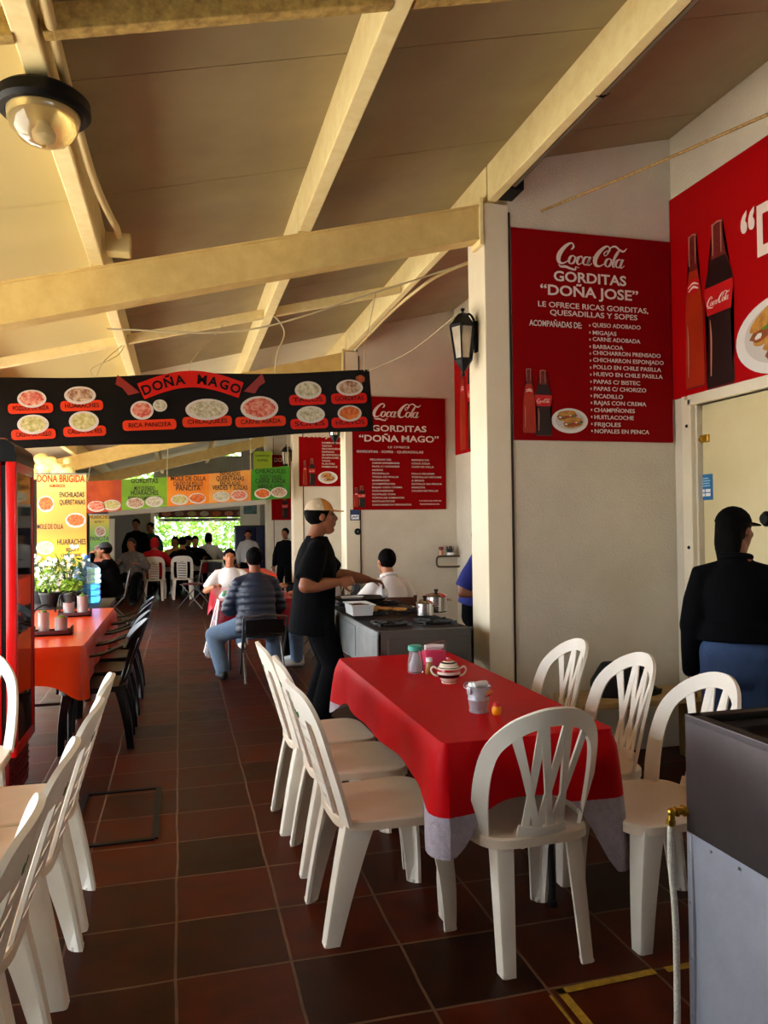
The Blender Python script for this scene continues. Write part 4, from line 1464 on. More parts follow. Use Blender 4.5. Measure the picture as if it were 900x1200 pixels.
# --- menu sign of the second stall
YW = 8.734
face = Face((1.955, YW, 3.01), (1, 0, 0), (0, 0, 1))
t = sign_root('menu_sign', 'red menu sign above the seated person in white, two columns of fine print', 'sign', face, 1.145, 1.33, M_sgd)
R2 = PX(face, 'Y', YW, 400, 420, 4.5)
b = BM(); q0, q1 = R2.xy(163, 308), R2.xy(425, 308); add_script_logo(b, face, q0[0], q0[1], q1[0] - q0[0]); part(t, 'script_logo', b, M_sw)
b = BM(); R2.line(b, 'GORDITAS', 160, 446, 386, 350, .02); R2.line(b, '\u201cDO\u00d1A MAGO\u201d', 92, 512, 440, 402, .02); part(t, 'heading', b, M_sw)
b = BM(); R2.line(b, 'LE OFRECE', 245, 357, 474, 462, .004); R2.line(b, 'GORDITAS \u00b7 SOPES \u00b7 QUESADILLAS', 80, 430, 499, 485, .006); part(t, 'subheading', b, M_sw)
c1 = [('RELLENAS DE:', 150, 262), ('CARNE DESHEBRADA', 162, 306), ('PAPA C/ CHORIZO', 162, 304), ('HUEVO', 162, 218), ('PICADILLO', 162, 250), ('TINGA DE POLLO', 162, 300), ('BARBACOA', 162, 252), ('CHAMPI\u00d1ONES', 162, 282), ('RAJAS CON CREMA', 162, 320), ('CHICHARRON', 162, 272), ('NOPALES CON', 162, 282), ('TORTA DE CAMARON', 162, 330), ('HUITLACOCHE', 162, 280), ('CHICHARRON PRENSADO', 162, 368)]
c2 = [('REFRESCOS', 370, 460), ('COCA COLA', 370, 466), ('CAFE DE OLLA', 370, 486), None, ('POLLO RELLENO', 370, 488), ('TORTILLAS HECHAS', 370, 526), ('A MANO', 370, 436), ('NOPALES EN PENCA', 370, 528), ('PANCITA', 370, 440), ('CALDO DE POLLO', 370, 508)]
b = BM()
for k, (s_, x0, x1) in enumerate(c1): R2.line(b, s_, x0, x1, 538 + k * 18.3, 528 + k * 18.3, .004)
for k, q in enumerate(c2):
    if q: R2.line(b, q[0], q[1], q[2], 541 + k * 18, 531 + k * 18, .004)
R2.line(b, 'CONSULTAR POR SU', 410, 526, 754, 747, .002); R2.line(b, 'PREFERENCIA', 414, 516, 772, 764, .002)
part(t, 'menu_text', b, M_sw)
a = R2.xy(88, 785); bottle_pic(t, face, a[0] - .02, a[1], .09, .23, 'orange')
a = R2.xy(108, 790); bottle_pic(t, face, a[0], a[1] + .01, .11, .25, 'cola')
# sign on the right wall of the second stall
XW = 3.217
face = Face((XW, 8.72, 3.66), (0, -1, 0), (0, 0, 1))
t = sign_root('stall_sign', 'bright red bottle sign on the second stall side wall, half hidden by the near pillar', 'sign', face, 2.6, 1.33, M_redl, .016)
bottle_pic(t, face, .28, -1.30, .24, 1.1, 'orange'); bottle_pic(t, face, .56, -1.30, .30, 1.2, 'cola')
# --- third stall
YW = 12.984
o1, o2 = onY(350, 497, YW), onY(398, 570, YW)
face = Face((1.97, YW, 3.02), (1, 0, 0), (0, 0, 1))
t = sign_root('menu_sign', 'red menu sign above the cook, list over a bottle and a plate', 'sign', face, 1.145, 3.02 - o2.z, M_sgd)
R3 = PX(face, 'Y', YW, 280, 480, 6.0)
b = BM(); R3.line(b, 'ANTOJITOS', 455, 740, 196, 160, .02); part(t, 'heading', b, M_sw)
b = BM()
for k, (s_, x1) in enumerate((('HAMBURGUESAS', 755), ('TORTAS', 652), ('SINCRONIZADAS', 750), ('GRINGAS', 668), ('QUESADILLAS', 730), ('HUARACHES', 700), ('TACOS', 640), ('FLAUTAS', 672), ('PAMBAZOS', 690))):
    R3.line(b, s_, 582, x1, 240 + k * 21, 227 + k * 21, .004)
part(t, 'menu_text', b, M_sw)
a = R3.xy(465, 532); bottle_pic(t, face, a[0], a[1], .10, .42, 'orange')
a = R3.xy(515, 532); bottle_pic(t, face, a[0], a[1], .13, .46, 'cola')
a = R3.xy(625, 478); torta_pic(t, face, a[0], a[1], .17, .1)
# --- fourth stall
YW = 17.234
face = Face((1.99, YW, 3.1), (1, 0, 0), (0, 0, 1))
t = sign_root('menu_sign', 'farthest red menu sign, behind the small lantern on the third pillar', 'sign', face, 1.12, 1.46, M_sgd)
R6 = PX(face, 'Y', YW, 280, 480, 6.0)
b = BM(); q0 = R6.xy(285, 300); add_script_logo(b, face, q0[0], q0[1], .62); part(t, 'script_logo', b, M_sw)
b = BM(); q0 = R6.xy(246, 366); add_text(b, face, 'DO\u00d1A LUPE', q0[0], q0[1], .12, .02); part(t, 'heading', b, M_sw)
bottle_pic(t, face, .30, -1.42, .16, .5, 'cola')

# --- long black food banner
M_bblack = mat('banner_black', (8, 6, 6), .4, noise=(1.5, .3), col2=(30, 18, 9), spec=.15)
M_bred = mat('banner_red', (196, 24, 12), .45, spec=.2)
M_bor = mat('banner_orange', (206, 52, 14), .45, spec=.2)
YBN = 6.38
a, c = onY(-30, 443, YBN), onY(433, 433, YBN)
a.z = onY(0, 441, YBN).z - .015
bl = onY(0, 527, YBN); br_ = onY(433, 505, YBN)
fX = (c - a).normalized()
face = Face(a, fX, V((0, 0, 1)) - fX * fX.z)
Lb = (c - a).length
t = thing('food_banner', 'long black banner with plates of food and a red ribbon title, hung across the hall', 'banner', ((a.x + c.x) / 2, YBN, bl.z))
b = BM()
N = 40
rows = 6
vs = [[None] * (rows + 1) for _ in range(N + 1)]
for i in range(N + 1):
    q = i / N
    top = -.018 * math.sin(PI * q * 2) ** 2
    low = -(.565 + (.53 - .565) * q) + .012 * math.sin(PI * q * 3)
    for j in range(rows + 1):
        y = top + (low - top) * j / rows
        vs[i][j] = b.verts.new(face.p(q * Lb, y, -.006 + .004 * math.sin(q * 26) * (j / rows)))
for i in range(N):
    for j in range(rows):
        b.faces.new((vs[i][j], vs[i][j + 1], vs[i + 1][j + 1], vs[i + 1][j]))
sheet = part(t, 'banner_sheet', b, M_bblack, smooth=True)
RB = PX(face, 'Y', YBN, 0, 300, 2.0)
M_dish = [mat('dish_red', (176, 40, 30), .5, noise=(40, 1), col2=(220, 170, 140)), mat('dish_brown', (120, 64, 40), .5, noise=(40, 1), col2=(210, 190, 160)), mat('dish_green', (150, 140, 60), .5, noise=(40, 1), col2=(210, 200, 150)), mat('dish_pale', (206, 200, 176), .5, noise=(40, 1), col2=(120, 110, 60)), mat('dish_orange', (220, 120, 40), .5, noise=(40, 1), col2=(150, 30, 20))]
M_rim = mat('dish_rim', (196, 186, 176), .5)
def dish(t, face, x, y, rx, ry, k, seed=0, z=.008, rim=M_rim):
    b = BM(); add_shape(b, face, ell(x, y, rx, ry), z=z); d_ = part(t, 'dish_picture', b, rim)
    b = BM(); add_shape(b, face, ell(x, y + .04 * ry, rx * .82, ry * .78, 22, .08, seed), z=z + .0016); part(t, 'food', b, M_dish[k % 5], d_)
    return d_
spec = [(75, 335, 34, 21, 0, 72, 357, 106, 'POZOLE DE RIZA'), (188, 327, 37, 21, 1, 192, 351, 100, 'HUARACHES'), (78, 395, 37, 23, 2, 79, 418, 104, 'CALDO DE POLLO'), (197, 388, 35, 24, 2, 199, 411, 100, 'CALDO DE RES'), (333, 362, 27, 22, 0, 351, 396, 126, 'RICA PANCITA'), (485, 360, 50, 25, 3, 486, 388, 116, 'CHILAQUILES'), (608, 357, 44, 28, 0, 611, 388, 118, 'CARNE ASADA'), (722, 315, 31, 21, 3, 721, 337, 86, 'TACOS'), (819, 309, 31, 19, 1, 818, 334, 84, 'GORDITAS'), (728, 372, 33, 20, 3, 725, 393, 88, 'SOPES'), (819, 369, 28, 19, 4, 819, 390, 84, 'HUEVOS')]
for k, (zx, zy, rx, ry, kk, lx, ly, lw, s_) in enumerate(spec):
    x, y = RB.xy(lx, ly)
    sc_ = RB.xy(lx + lw / 2, ly)[0] - RB.xy(lx - lw / 2, ly)[0]
    hh = RB.xy(lx, ly - 12)[1] - RB.xy(lx, ly + 12)[1]
    b = BM(); add_shape(b, face, [(x + p[0], y + p[1]) for p in rrect(-sc_ / 2, -hh / 2, sc_ / 2, hh / 2, hh * .35)], z=.005)
    lb = part(t, 'caption_plate', b, M_bor if k < 7 else M_bred)
    b = BM(); add_text(b, face, s_, x - sc_ * .4, y - hh * .2, hh * .62, .01, width=sc_ * .8, z=.0072); part(t, 'caption', b, M_bblack, lb)
    x, y = RB.xy(zx, zy)
    rxx = RB.xy(zx + rx, zy)[0] - x; ryy = RB.xy(zx, zy - ry)[1] - y
    dish(t, face, x, y, rxx, abs(ryy), kk, k)
x, y = RB.xy(375, 351); dish(t, face, x, y, .055, .048, 3, 77)
# ribbon title
b = BM()
arcp = []
for k in range(13):
    q = k / 12
    zx = 330 + (565 - 330) * q
    zy = 318 - 28 * math.sin(PI * q) - 3 * q
    arcp.append(RB.xy(zx, zy))
hw = .075
add_ribbon(b, face, [(p[0], p[1], hw * 2 * .9) for p in arcp], z=.006, n=3)
rb = part(t, 'title_ribbon', b, M_bred)
b = BM()
for sgn, (zx, zy) in ((-1, (305, 300)), (1, (590, 297))):
    x, y = RB.xy(zx, zy)
    add_shape(b, face, [(x + .07 * -sgn, y - .07), (x + .09 * sgn, y + .075), (x + .11 * sgn, y + .0), (x + .06 * sgn, y - .03), (x + .02 * sgn, y - .09)], z=.004)
part(t, 'ribbon_tail', b, mat('ribbon_dark', (130, 26, 18), .4), rb)
b = BM()
txt = 'DO\u00d1A MAGO'
for k, ch in enumerate(txt):
    if ch == ' ': continue
    q = (k + .5) / len(txt)
    i = q * 12; i0 = int(i); f_ = i - i0
    pa, pb = arcp[i0], arcp[min(i0 + 1, 12)]
    ax = pa[0] + (pb[0] - pa[0]) * f_; ay = pa[1] + (pb[1] - pa[1]) * f_
    ang = math.atan2(pb[1] - pa[1], pb[0] - pa[0])
    bb = BM(); add_text(bb, Face((0, 0, 0), (1, 0, 0), (0, 1, 0)), ch, 0, 0, .105, .03, 'CENTER', z=0)
    merge(b, bb, face.M(ax, ay, .0085) @ Matrix.Rotation(ang, 4, 'Z') @ Matrix.Translation((0, -.037, 0)))
part(t, 'title_lettering', b, M_bblack, rb)
# orange flame patches at the ends
for (zx, zy, s_) in ((8, 440, 1), (845, 288, .8)):
    x, y = RB.xy(zx, zy)
    b = BM(); add_shape(b, face, ell(x, y, .05 * s_, .045 * s_, 18, .25, zx), z=.004); part(t, 'flame_print', b, mat('flame_print', (190, 84, 20), .5, noise=(14, 1.0), col2=(40, 14, 6)))
# strings
M_str = mat('string', (196, 180, 140), .7)
def wire(label, pts, r=.004, m=None, name='string', cat='string', group=None):
    p0 = V(pts[0])
    t_ = BM(); add_tube(t_, [V(p) - p0 for p in pts], r, 6)
    o = obj(name, t_, m or M_str, None, True, p0)
    return tag(o, label, cat, group)
def btop(q): return face.p(q * Lb, -.012, 0)
k1 = V((.37, 6.43, zb(.37) + .03)); k2 = V((-.40, 6.43, zb(-.40) + .03))
q = (onY(222, 431, YBN) - a).dot(fX) / Lb
wire('string holding the middle of the black banner from a roof cross member', spline([k1, btop(q) + V((.02, 0, .12)), btop(q)], 5))
q = (onY(112, 438, YBN) - a).dot(fX) / Lb
wire('looped string holding the left part of the black banner', spline([k2, k2 + V((-.07, -.03, -.12)), btop(q) + V((-.03, 0, .06)), btop(q), btop(q) + V((.06, 0, .12)), k2], 5))
q = (onY(322, 436, YBN) - a).dot(fX) / Lb
wire('thick white cord curving down to the black banner near the second purlin', spline([V((.755, 6.40, zb(.755) + .05)), V((.86, 6.40, zb(.8) - .12)), btop(q) + V((.02, 0, .16)), btop(q)], 6), .007)
wire('cord from the end of the black banner up to the third purlin', spline([btop(.985), btop(.985) + V((.01, 0, .2)), V((1.66, 6.42, zb(1.66) + .06))], 4))
wire('thin cord from the banner end to the lantern on the near pillar', spline([btop(.995), V((1.68, 5.5, 2.80)), V((1.79, 4.62, 2.895))], 6), .003)
wire('slack cable running along behind the front beam', spline([V((-.4, 4.72, 2.66)), V((.4, 4.74, 2.70)), V((1.2, 4.74, 2.98)), V((1.84, 4.74, 3.22))], 6), .006)
# rope across the first stall
r0, r1 = onY(637, 245, 4.46), onX(900, 134, 2.62)
wire('taut rope running from the first stall wall out over the big red sign', spline([r0 + V((0, .03, 0)), r0.lerp(r1, .5) - V((0, 0, .012)), r1, r1 + (r1 - r0) * .35], 6), .008, mat('rope', (176, 140, 80), .8, noise=(60, .8), col2=(90, 60, 30)), 'rope', 'rope')

# --- coloured food banner
YC = 12.75
a, c = onY(102, 566, YC), onY(341, 546, YC)
face = Face(a, (1, 0, 0), (0, 0, 1))
t = thing('food_banner', 'colourful banner of five panels hung across the far part of the hall', 'banner', ((a.x + c.x) / 2, YC, onY(220, 595, YC).z))
RC = PX(face, 'Y', YC, 90, 500, 3.46)
cols = [((120, 12, 16), (200, 90, 30)), ((120, 165, 20), (70, 120, 12)), ((222, 132, 16), (200, 84, 20)), ((220, 156, 70), (190, 92, 36)), ((60, 140, 20), (24, 84, 16))]
xs = [38, 182, 366, 536, 706, 864]
def ytop(zx): return 222 + (158 - 222) * (zx - 38) / 826 + 8 * math.sin(PI * (zx - 38) / 826)
def ybot(zx): return 353 + (290 - 353) * (zx - 38) / 826 - 4 * math.sin(PI * (zx - 38) / 826)
texts = [[], [('GORDITAS', .02, 1), ('MUY QUESADO', .26, .5), ('HUARACHES', .42, .9), ('BISTEK Y CAMPECHANOS', .60, .5)], [('MOLE DE OLLA', .04, 1), ('CALDO DE POLLO', .22, .7), ('PANCITA', .38, 1.1)], [('ENCHILADAS', .0, .6), ('QUERETANAS', .16, .9), ('ENCHILADAS', .32, .6), ('VERDES Y SUIZAS', .46, .8)], [('CHILAQUILES', .04, 1), ('ROJOS Y VERDES', .22, .5), ('CARNE ASADA', .36, 1), ('HUEVOS AL GUSTO', .52, .6)]]
M_ink = mat('print_ink', (24, 26, 14), .5)
for k in range(5):
    b = BM()
    P = []
    for i in range(9):
        zx = xs[k] + (xs[k + 1] - xs[k]) * i / 8; P.append(RC.xy(zx, ytop(zx)))
    for i in range(8, -1, -1):
        zx = xs[k] + (xs[k + 1] - xs[k]) * i / 8; P.append(RC.xy(zx, ybot(zx)))
    add_prism(b, P, .006, face.p(0, 0, -.003), face.X, face.Y)
    pn = part(t, 'banner_panel', b, mat('banner_panel_%d' % k, cols[k][0], .4, noise=(2.0, .8), col2=cols[k][1]))
    b = BM()
    for s_, q, sz in texts[k]:
        xm = (xs[k] + xs[k + 1]) / 2
        hz = (ybot(xm) - ytop(xm))
        yb_ = ytop(xm) + hz * (q + .13)
        wz = (xs[k + 1] - xs[k]) * min(.88, .06 * len(s_) * sz + .12)
        x0, y0_ = RC.xy(xm - wz / 2, yb_); x1, _ = RC.xy(xm + wz / 2, yb_)
        add_text(b, face, s_, x0, y0_, .10 * (.8 + .25 * sz), .015, width=x1 - x0, z=.003)
    if texts[k]: part(t, 'lettering', b, M_ink, pn)
    else: b.free()
    for i in range(2):
        zx = xs[k] + (xs[k + 1] - xs[k]) * (.3 + .42 * i); zy = ytop(zx) + (ybot(zx) - ytop(zx)) * .80
        x, y = RC.xy(zx, zy)
        b = BM(); add_shape(b, face, ell(x, y, .135, .085), z=.003); d_ = part(t, 'dish_picture', b, M_rim)
        b = BM(); add_shape(b, face, ell(x, y + .006, .115, .068, 20, .1, k * 2 + i), z=.005); part(t, 'food', b, M_dish[(k + i * 2) % 5], pn)
for zx in (45, 366, 706, 858):
    x, y = RC.xy(zx, ytop(zx)); p = face.p(x, y - .01, 0)
    b = BM(); add_tube(b, [p, V((p.x + .01, 13.0, zb(p.x) - .20))], .006, 6); part(t, 'tie_string', b, M_str)
# narrow food strip over the far opening
YD = 21.49
a = onY(186, 598, YD); c = onY(281, 606, YD)
face = Face((a.x, YD, a.z), (1, 0, 0), (0, 0, 1))
t = thing('food_banner', 'narrow dark food strip right above the bright back opening', 'banner', ((a.x + c.x) / 2, YD, c.z))
b = BM(); add_prism(b, [(0, 0), (c.x - a.x, 0), (c.x - a.x, c.z - a.z), (0, c.z - a.z)], .01, face.p(0, 0, -.005), face.X, face.Y); part(t, 'panel', b, mat('strip_brown', (120, 50, 24), .5, noise=(2, .8), col2=(40, 30, 20)))
for k in range(7):
    b = BM(); add_shape(b, face, ell(.2 + k * .33, -.10, .12, .07), z=.003); part(t, 'dish_picture', b, M_dish[k % 5])
a = onY(186, 607.5, 21.49); c = onY(281, 610.5, 21.49)
face = Face((a.x, 21.49, a.z), (1, 0, 0), (0, 0, 1))
t = thing('notice_strip', 'narrow white strip with blue lettering along the top of the back opening', 'sign', ((a.x + c.x) / 2, 21.49, c.z))
b = BM(); add_prism(b, [(0, 0), (c.x - a.x, 0), (c.x - a.x, c.z - a.z), (0, c.z - a.z)], .01, face.p(0, 0, -.005), face.X, face.Y); part(t, 'panel', b, M_white_paint)
b = BM()
for k in range(3): add_box(b, face.p(.35 + k * .75, (c.z - a.z) / 2, .002), (.42, .004, .03))
part(t, 'blue_band', b, mat('print_blue', (60, 90, 150), .5))

# --- tall yellow food banners
def tall_banner(label, u0, u1, v0, v1, Y, lines, dishes, stops, group=None):
    a, c = onY(u0, v0, Y), onY(u1, v1, Y)
    w, h = c.x - a.x, a.z - c.z
    face = Face((a.x, Y, a.z), (1, 0, 0), (0, 0, 1))
    t = thing('menu_banner', label, 'banner', ((a.x + c.x) / 2, Y, c.z), 0, group)
    m = bpy.data.materials.new('banner_gradient'); m.use_nodes = True
    nt = m.node_tree; p = nt.nodes['Principled BSDF']; p.inputs['Roughness'].default_value = .4
    tc = nt.nodes.new('ShaderNodeTexCoord'); sp = nt.nodes.new('ShaderNodeSeparateXYZ'); mr = nt.nodes.new('ShaderNodeMapRange')
    mr.inputs[1].default_value = 0; mr.inputs[2].default_value = h
    cr = nt.nodes.new('ShaderNodeValToRGB')
    nt.links.new(tc.outputs['Object'], sp.inputs[0]); nt.links.new(sp.outputs[2], mr.inputs[0]); nt.links.new(mr.outputs[0], cr.inputs[0]); nt.links.new(cr.outputs[0], p.inputs['Base Color'])
    el = cr.color_ramp.elements
    el[0].position = stops[0][0]; el[0].color = lin(stops[0][1]); el[1].position = stops[-1][0]; el[1].color = lin(stops[-1][1])
    for q, cc in stops[1:-1]:
        e = el.new(q); e.color = lin(cc)
    b = BM(); add_prism(b, [(0, 0), (w, 0), (w, -h), (0, -h)], .008, face.p(0, 0, -.004), face.X, face.Y); part(t, 'banner_sheet', b, m)
    for s_, x, y, ww, sz, red in lines:
        b = BM(); add_text(b, face, s_, x * w, -y * h, sz, .015, width=ww * w, z=.003); part(t, 'lettering', b, M_bor if red else M_ink)
    for k, (x, y, rx, ry, kk) in enumerate(dishes):
        dish(t, face, x * w, -y * h, rx * w, ry * h, kk, k, .002)
    b = BM()
    for y in (0, -h): add_bar(b, face.p(-.02, y, 0), face.p(w + .02, y, 0), .02, .02)
    part(t, 'rail', b, M_grey)
    for x in (.03, w - .03):
        b = BM(); add_tube(b, [face.p(x, -.02, -.02), V((face.p(x, 0, 0).x, Y + .02, .01))], .012, 8); add_box(b, (face.p(x, 0, 0).x, Y + .02, .008), (.05, .3, .016)); part(t, 'stand_pole', b, M_grey)
    return t, face, w, h
# photo lower end continues behind the flowers down to a floor stand
tall_banner('tall yellow menu banner behind the flowers, with red title', 43, 102, 555, 731, 11.6,
    [('DO\u00d1A BRIGIDA', .0, .055, .96, .14, 1), ('ALMUERZOS', .25, .09, .32, .06, 1), ('ENCHILADAS', .45, .155, .5, .10, 0), ('QUERETANAS', .45, .205, .52, .10, 0), ('MOLE DE OLLA', -.0, .365, .52, .10, 0), ('HUARACHES', .40, .47, .58, .11, 0), ('BISTEK Y', .58, .515, .26, .07, 0), ('CAMPECHANOS', .47, .55, .46, .06, 0), ('CHILAQUILES', .0, .62, .56, .11, 0), ('ROJOS Y VERDES', .0, .675, .56, .08, 0), ('PANCITA', .42, .79, .56, .13, 0), ('CARNE ASADA', .0, .90, .52, .10, 0), ('FLAUTAS', .0, .985, .36, .12, 0)],
    [(.18, .20, .17, .055, 4), (.78, .31, .21, .05, 4), (.16, .49, .18, .045, 3), (.78, .68, .17, .05, 1), (.15, .80, .17, .045, 4), (.16, .93, .13, .03, 0)],
    [(0, (206, 212, 212)), (.22, (214, 206, 150)), (.42, (220, 190, 20)), (.62, (222, 140, 40)), (.8, (222, 164, 60)), (1, (220, 206, 120))])
tall_banner('short yellow and green menu banner beside the white post', 105, 128, 603, 672, 15.0,
    [('HUARACHES', .02, .07, .96, .09, 0), ('BISTEK Y', .25, .14, .5, .05, 0), ('PANCITA', .0, .44, .98, .11, 0), ('MOLE Y CARNE', .02, .73, .9, .09, 0)],
    [(.55, .29, .28, .09, 1), (.6, .57, .38, .06, 0), (.5, .88, .4, .08, 3)],
    [(0, (206, 186, 176)), (.22, (210, 110, 80)), (.42, (80, 150, 40)), (.7, (120, 160, 30)), (1, (214, 170, 16))])

# --- small notices
def notice(label, c, w, h, X, Y_, cols, name='paper_notice'):
    face = Face(c - V(X) * w / 2 + V((0, 0, h / 2)), X, Y_)
    t = thing(name, label, 'notice', c - V((0, 0, h / 2)))
    b = BM(); add_prism(b, [(0, 0), (w, 0), (w, -h), (0, -h)], .003, face.p(0, 0, 0), face.X, face.Y); part(t, 'sheet', b, cols[0])
    return t, face
M_nblue = mat('notice_blue', (40, 110, 160), .5); M_nnavy = mat('notice_navy', (36, 62, 100), .5)
c = onX(827, 571, XR + .036)
t, face = notice('blue printed notice with four white boxes stuck on the cream door', c, .135, .165, (0, -1, 0), (0, 0, 1), [M_nblue])
b = BM()
for i in range(2):
    for j in range(2):
        add_shape(b, face, [(.016 + i * .055, -.115 - j * .026), (.062 + i * .055, -.115 - j * .026), (.062 + i * .055, -.095 - j * .026), (.016 + i * .055, -.095 - j * .026)], z=.003)
part(t, 'white_box', b, M_salt)
b = BM()
for k, (x0, x1) in enumerate(((.03, .10), (.02, .115), (.025, .11), (.02, .115))):
    add_shape(b, face, [(x0, -.030 - k * .016), (x1, -.030 - k * .016), (x1, -.022 - k * .016), (x0, -.022 - k * .016)], z=.003)
part(t, 'text_line', b, mat('notice_pale', (150, 200, 220), .5))
c = onY(416, 603.5, 8.742)
t, face = notice('small navy and white notice on the second pillar', c, .115, .125, (1, 0, 0), (0, 0, 1), [M_nnavy])
b = BM(); add_shape(b, face, [(.012, -.112), (.103, -.112), (.103, -.06), (.012, -.06)], z=.003); part(t, 'white_box', b, M_salt)
b = BM(); add_ribbon(b, face, [(.02, -.10, .008), (.04, -.08, .012), (.06, -.09, .01), (.09, -.075, .012)], z=.0045); part(t, 'picture', b, M_nblue)
c = onY(419, 623, 8.745)
t = thing('round_switch', 'round black switch plate on the second pillar under the notice', 'switch', c)
b = BM(); add_lathe(b, [(0, 0), (.038, 0), (.038, .012), (.03, .02), (0, .02)], (0, 0, 0), 20, Matrix.Rotation(PI / 2, 3, 'X')); obj('plate', b, M_blackm, t)
b = BM(); add_lathe(b, [(0, .02), (.012, .02), (.010, .03), (0, .031)], (0, 0, 0), 14, Matrix.Rotation(PI / 2, 3, 'X')); obj('button', b, M_grey, t)
b = BM(); o = onY(405, 655, 8.748); add_box(b, (o.x, 8.742, o.z), (.05, .006, .02)); b.free()
# white board with notice near the back
c = onY(293, 602, 19.6)
t, face = notice('white board with a landscape print hanging near the back of the hall', c, .50, .58, (1, 0, 0), (0, 0, 1), [M_white_paint], 'notice_board')
for x in (.03, .47):
    b = BM(); p = face.p(x, -.01, 0); add_tube(b, [p, V((p.x, 19.25, zb(p.x) + .03))], .005, 6); part(t, 'hanging_cord', b, M_str)
b = BM(); add_shape(b, face, [(.09, -.30), (.42, -.30), (.42, -.06), (.09, -.06)], z=.003); part(t, 'picture', b, mat('print_landscape', (110, 150, 170), .5, noise=(8, 1), col2=(60, 90, 40)))
c = onY(303, 535, 17.15)
t, face = notice('lime green sheet hanging above the coloured banner by the fourth pillar', onY(308, 540, 16.9), .40, .42, (1, 0, 0), (0, 0, 1), [mat('lime_sheet', (176, 206, 50), .5)], 'hanging_sheet')
b = BM()
add_text(b, face, 'GORDITAS', .04, -.12, .06, .01, width=.3, z=.003); add_text(b, face, 'SOPES', .08, -.22, .06, .01, width=.22, z=.003); part(t, 'lettering', b, M_ink)

# ------------------------------------------------------------------ lamps
M_bulb = mat('bulb_glass', (240, 232, 206), .3)
M_pane = mat('lantern_glass', (226, 214, 190), .25, trans=.55, noise=(12, .5), col2=(160, 130, 90))
def lantern(label, x, y, z, group=None):
    """hexagonal wall lantern; (x, y, z): bottom tip; arm towards +x"""
    t = thing('wall_lantern', label, 'lamp', (x, y, z), 0, group)
    def hexring(r, zz): return [V((r * math.cos(PI / 3 * k), r * math.sin(PI / 3 * k), zz)) for k in range(6)]
    def hexl(b, prof):
        add_lathe(b, prof, n=6)
    b = BM(); hexl(b, [(0, .318), (.092, .318), (.094, .326), (.070, .352), (.050, .382), (.030, .405), (.012, .412), (0, .413)]); cap = obj('cap', b, M_blackm, t)
    b = BM(); add_lathe(b, [(0, .41), (.007, .411), (.006, .420), (.014, .428), (.014, .438), (.006, .444), (0, .446)], n=12); obj('finial', b, M_blackm, cap, True)
    b = BM()
    for k in range(6):
        a_, c_ = hexring(.086, .32)[k], hexring(.055, .105)[k]
        add_bar(b, a_, c_, .010, .010)
        add_bar(b, hexring(.086, .318)[k], hexring(.086, .318)[(k + 1) % 6], .010, .012)
        add_bar(b, hexring(.055, .108)[k], hexring(.055, .108)[(k + 1) % 6], .010, .012)
    obj('cage_frame', b, M_blackm, t)
    b = BM()
    R0, R1 = hexring(.083, .315), hexring(.053, .11)
    for k in range(6):
        k2 = (k + 1) % 6
        b.faces.new([b.verts.new(p) for p in (R0[k], R0[k2], R1[k2], R1[k])])
    obj('glass', b, M_pane, t, False)
    b = BM(); add_lathe(b, [(0, .11), (.014, .11), (.014, .15), (.020, .16), (.022, .25), (.014, .268), (0, .27)], n=16); obj('bulb', b, M_bulb, t)
    b = BM(); hexl(b, [(0, .112), (.058, .11), (.056, .098), (.040, .072), (.024, .048), (.014, .034), (0, .03)]); bs = obj('base', b, M_blackm, t)
    b = BM(); add_lathe(b, [(0, .034), (.008, .034), (.006, .026), (.012, .018), (.011, .008), (0, .0)], n=12); obj('finial', b, M_blackm, bs, True)
    b = BM(); add_tube(b, spline([(.02, 0, .40), (.05, 0, .405), (.075, 0, .37), (.08, 0, .33)], 4), .008, 8); add_box(b, (.088, 0, .26), (.012, .05, .20), bev=.003)
    add_bar(b, (.05, 0, .32), (.085, 0, .32), .014, .014)
    obj('wall_bracket', b, M_blackm, t)
    return t
lantern('black lantern with frosted panes on the near pillar', 1.776, 4.64, 2.45)
lantern('black lantern on the second pillar, mostly hidden by the black banner', 1.776, 8.89, 2.45)
lantern('small far black lantern on the third pillar above the coloured banner', 1.776, 13.14, 2.45)

p = onZ(46, 125, 2.90)
t = thing('dome_lamp', 'round ceiling lamp with black rim and glass dome on the left purlin', 'lamp', (-.425, p.y, 2.80))
b = BM(); add_lathe(b, [(0, .135), (.13, .135), (.146, .12), (.148, .085), (.135, .072), (.118, .072), (.118, .09), (0, .09)], n=40); obj('rim', b, M_blackm, t)
b = BM(); add_lathe(b, [(.116, .078), (.114, .055), (.100, .020), (.075, -.008), (.04, -.024), (.012, -.028), (0, -.028)], n=40, flute=lambda a_, z: .012 * math.cos(16 * a_)); obj('glass_dome', b, mat('dome_glass', (236, 220, 170), .08, trans=.8, coat=.5), t)
b = BM(); add_lathe(b, [(0, .09), (.10, .088), (.09, .06), (0, .055)], n=24); obj('reflector', b, mat('reflector', (220, 200, 150), .3, .6), t)
b = BM(); add_lathe(b, [(0, .08), (.014, .08), (.016, .05), (.03, .03), (.03, .01), (.014, -.006), (0, -.008)], n=16); obj('bulb', b, M_bulb, t)
b = BM(); add_lathe(b, [(0, -.027), (.006, -.028), (.005, -.036), (0, -.037)], n=10); obj('finial', b, M_brass, t)
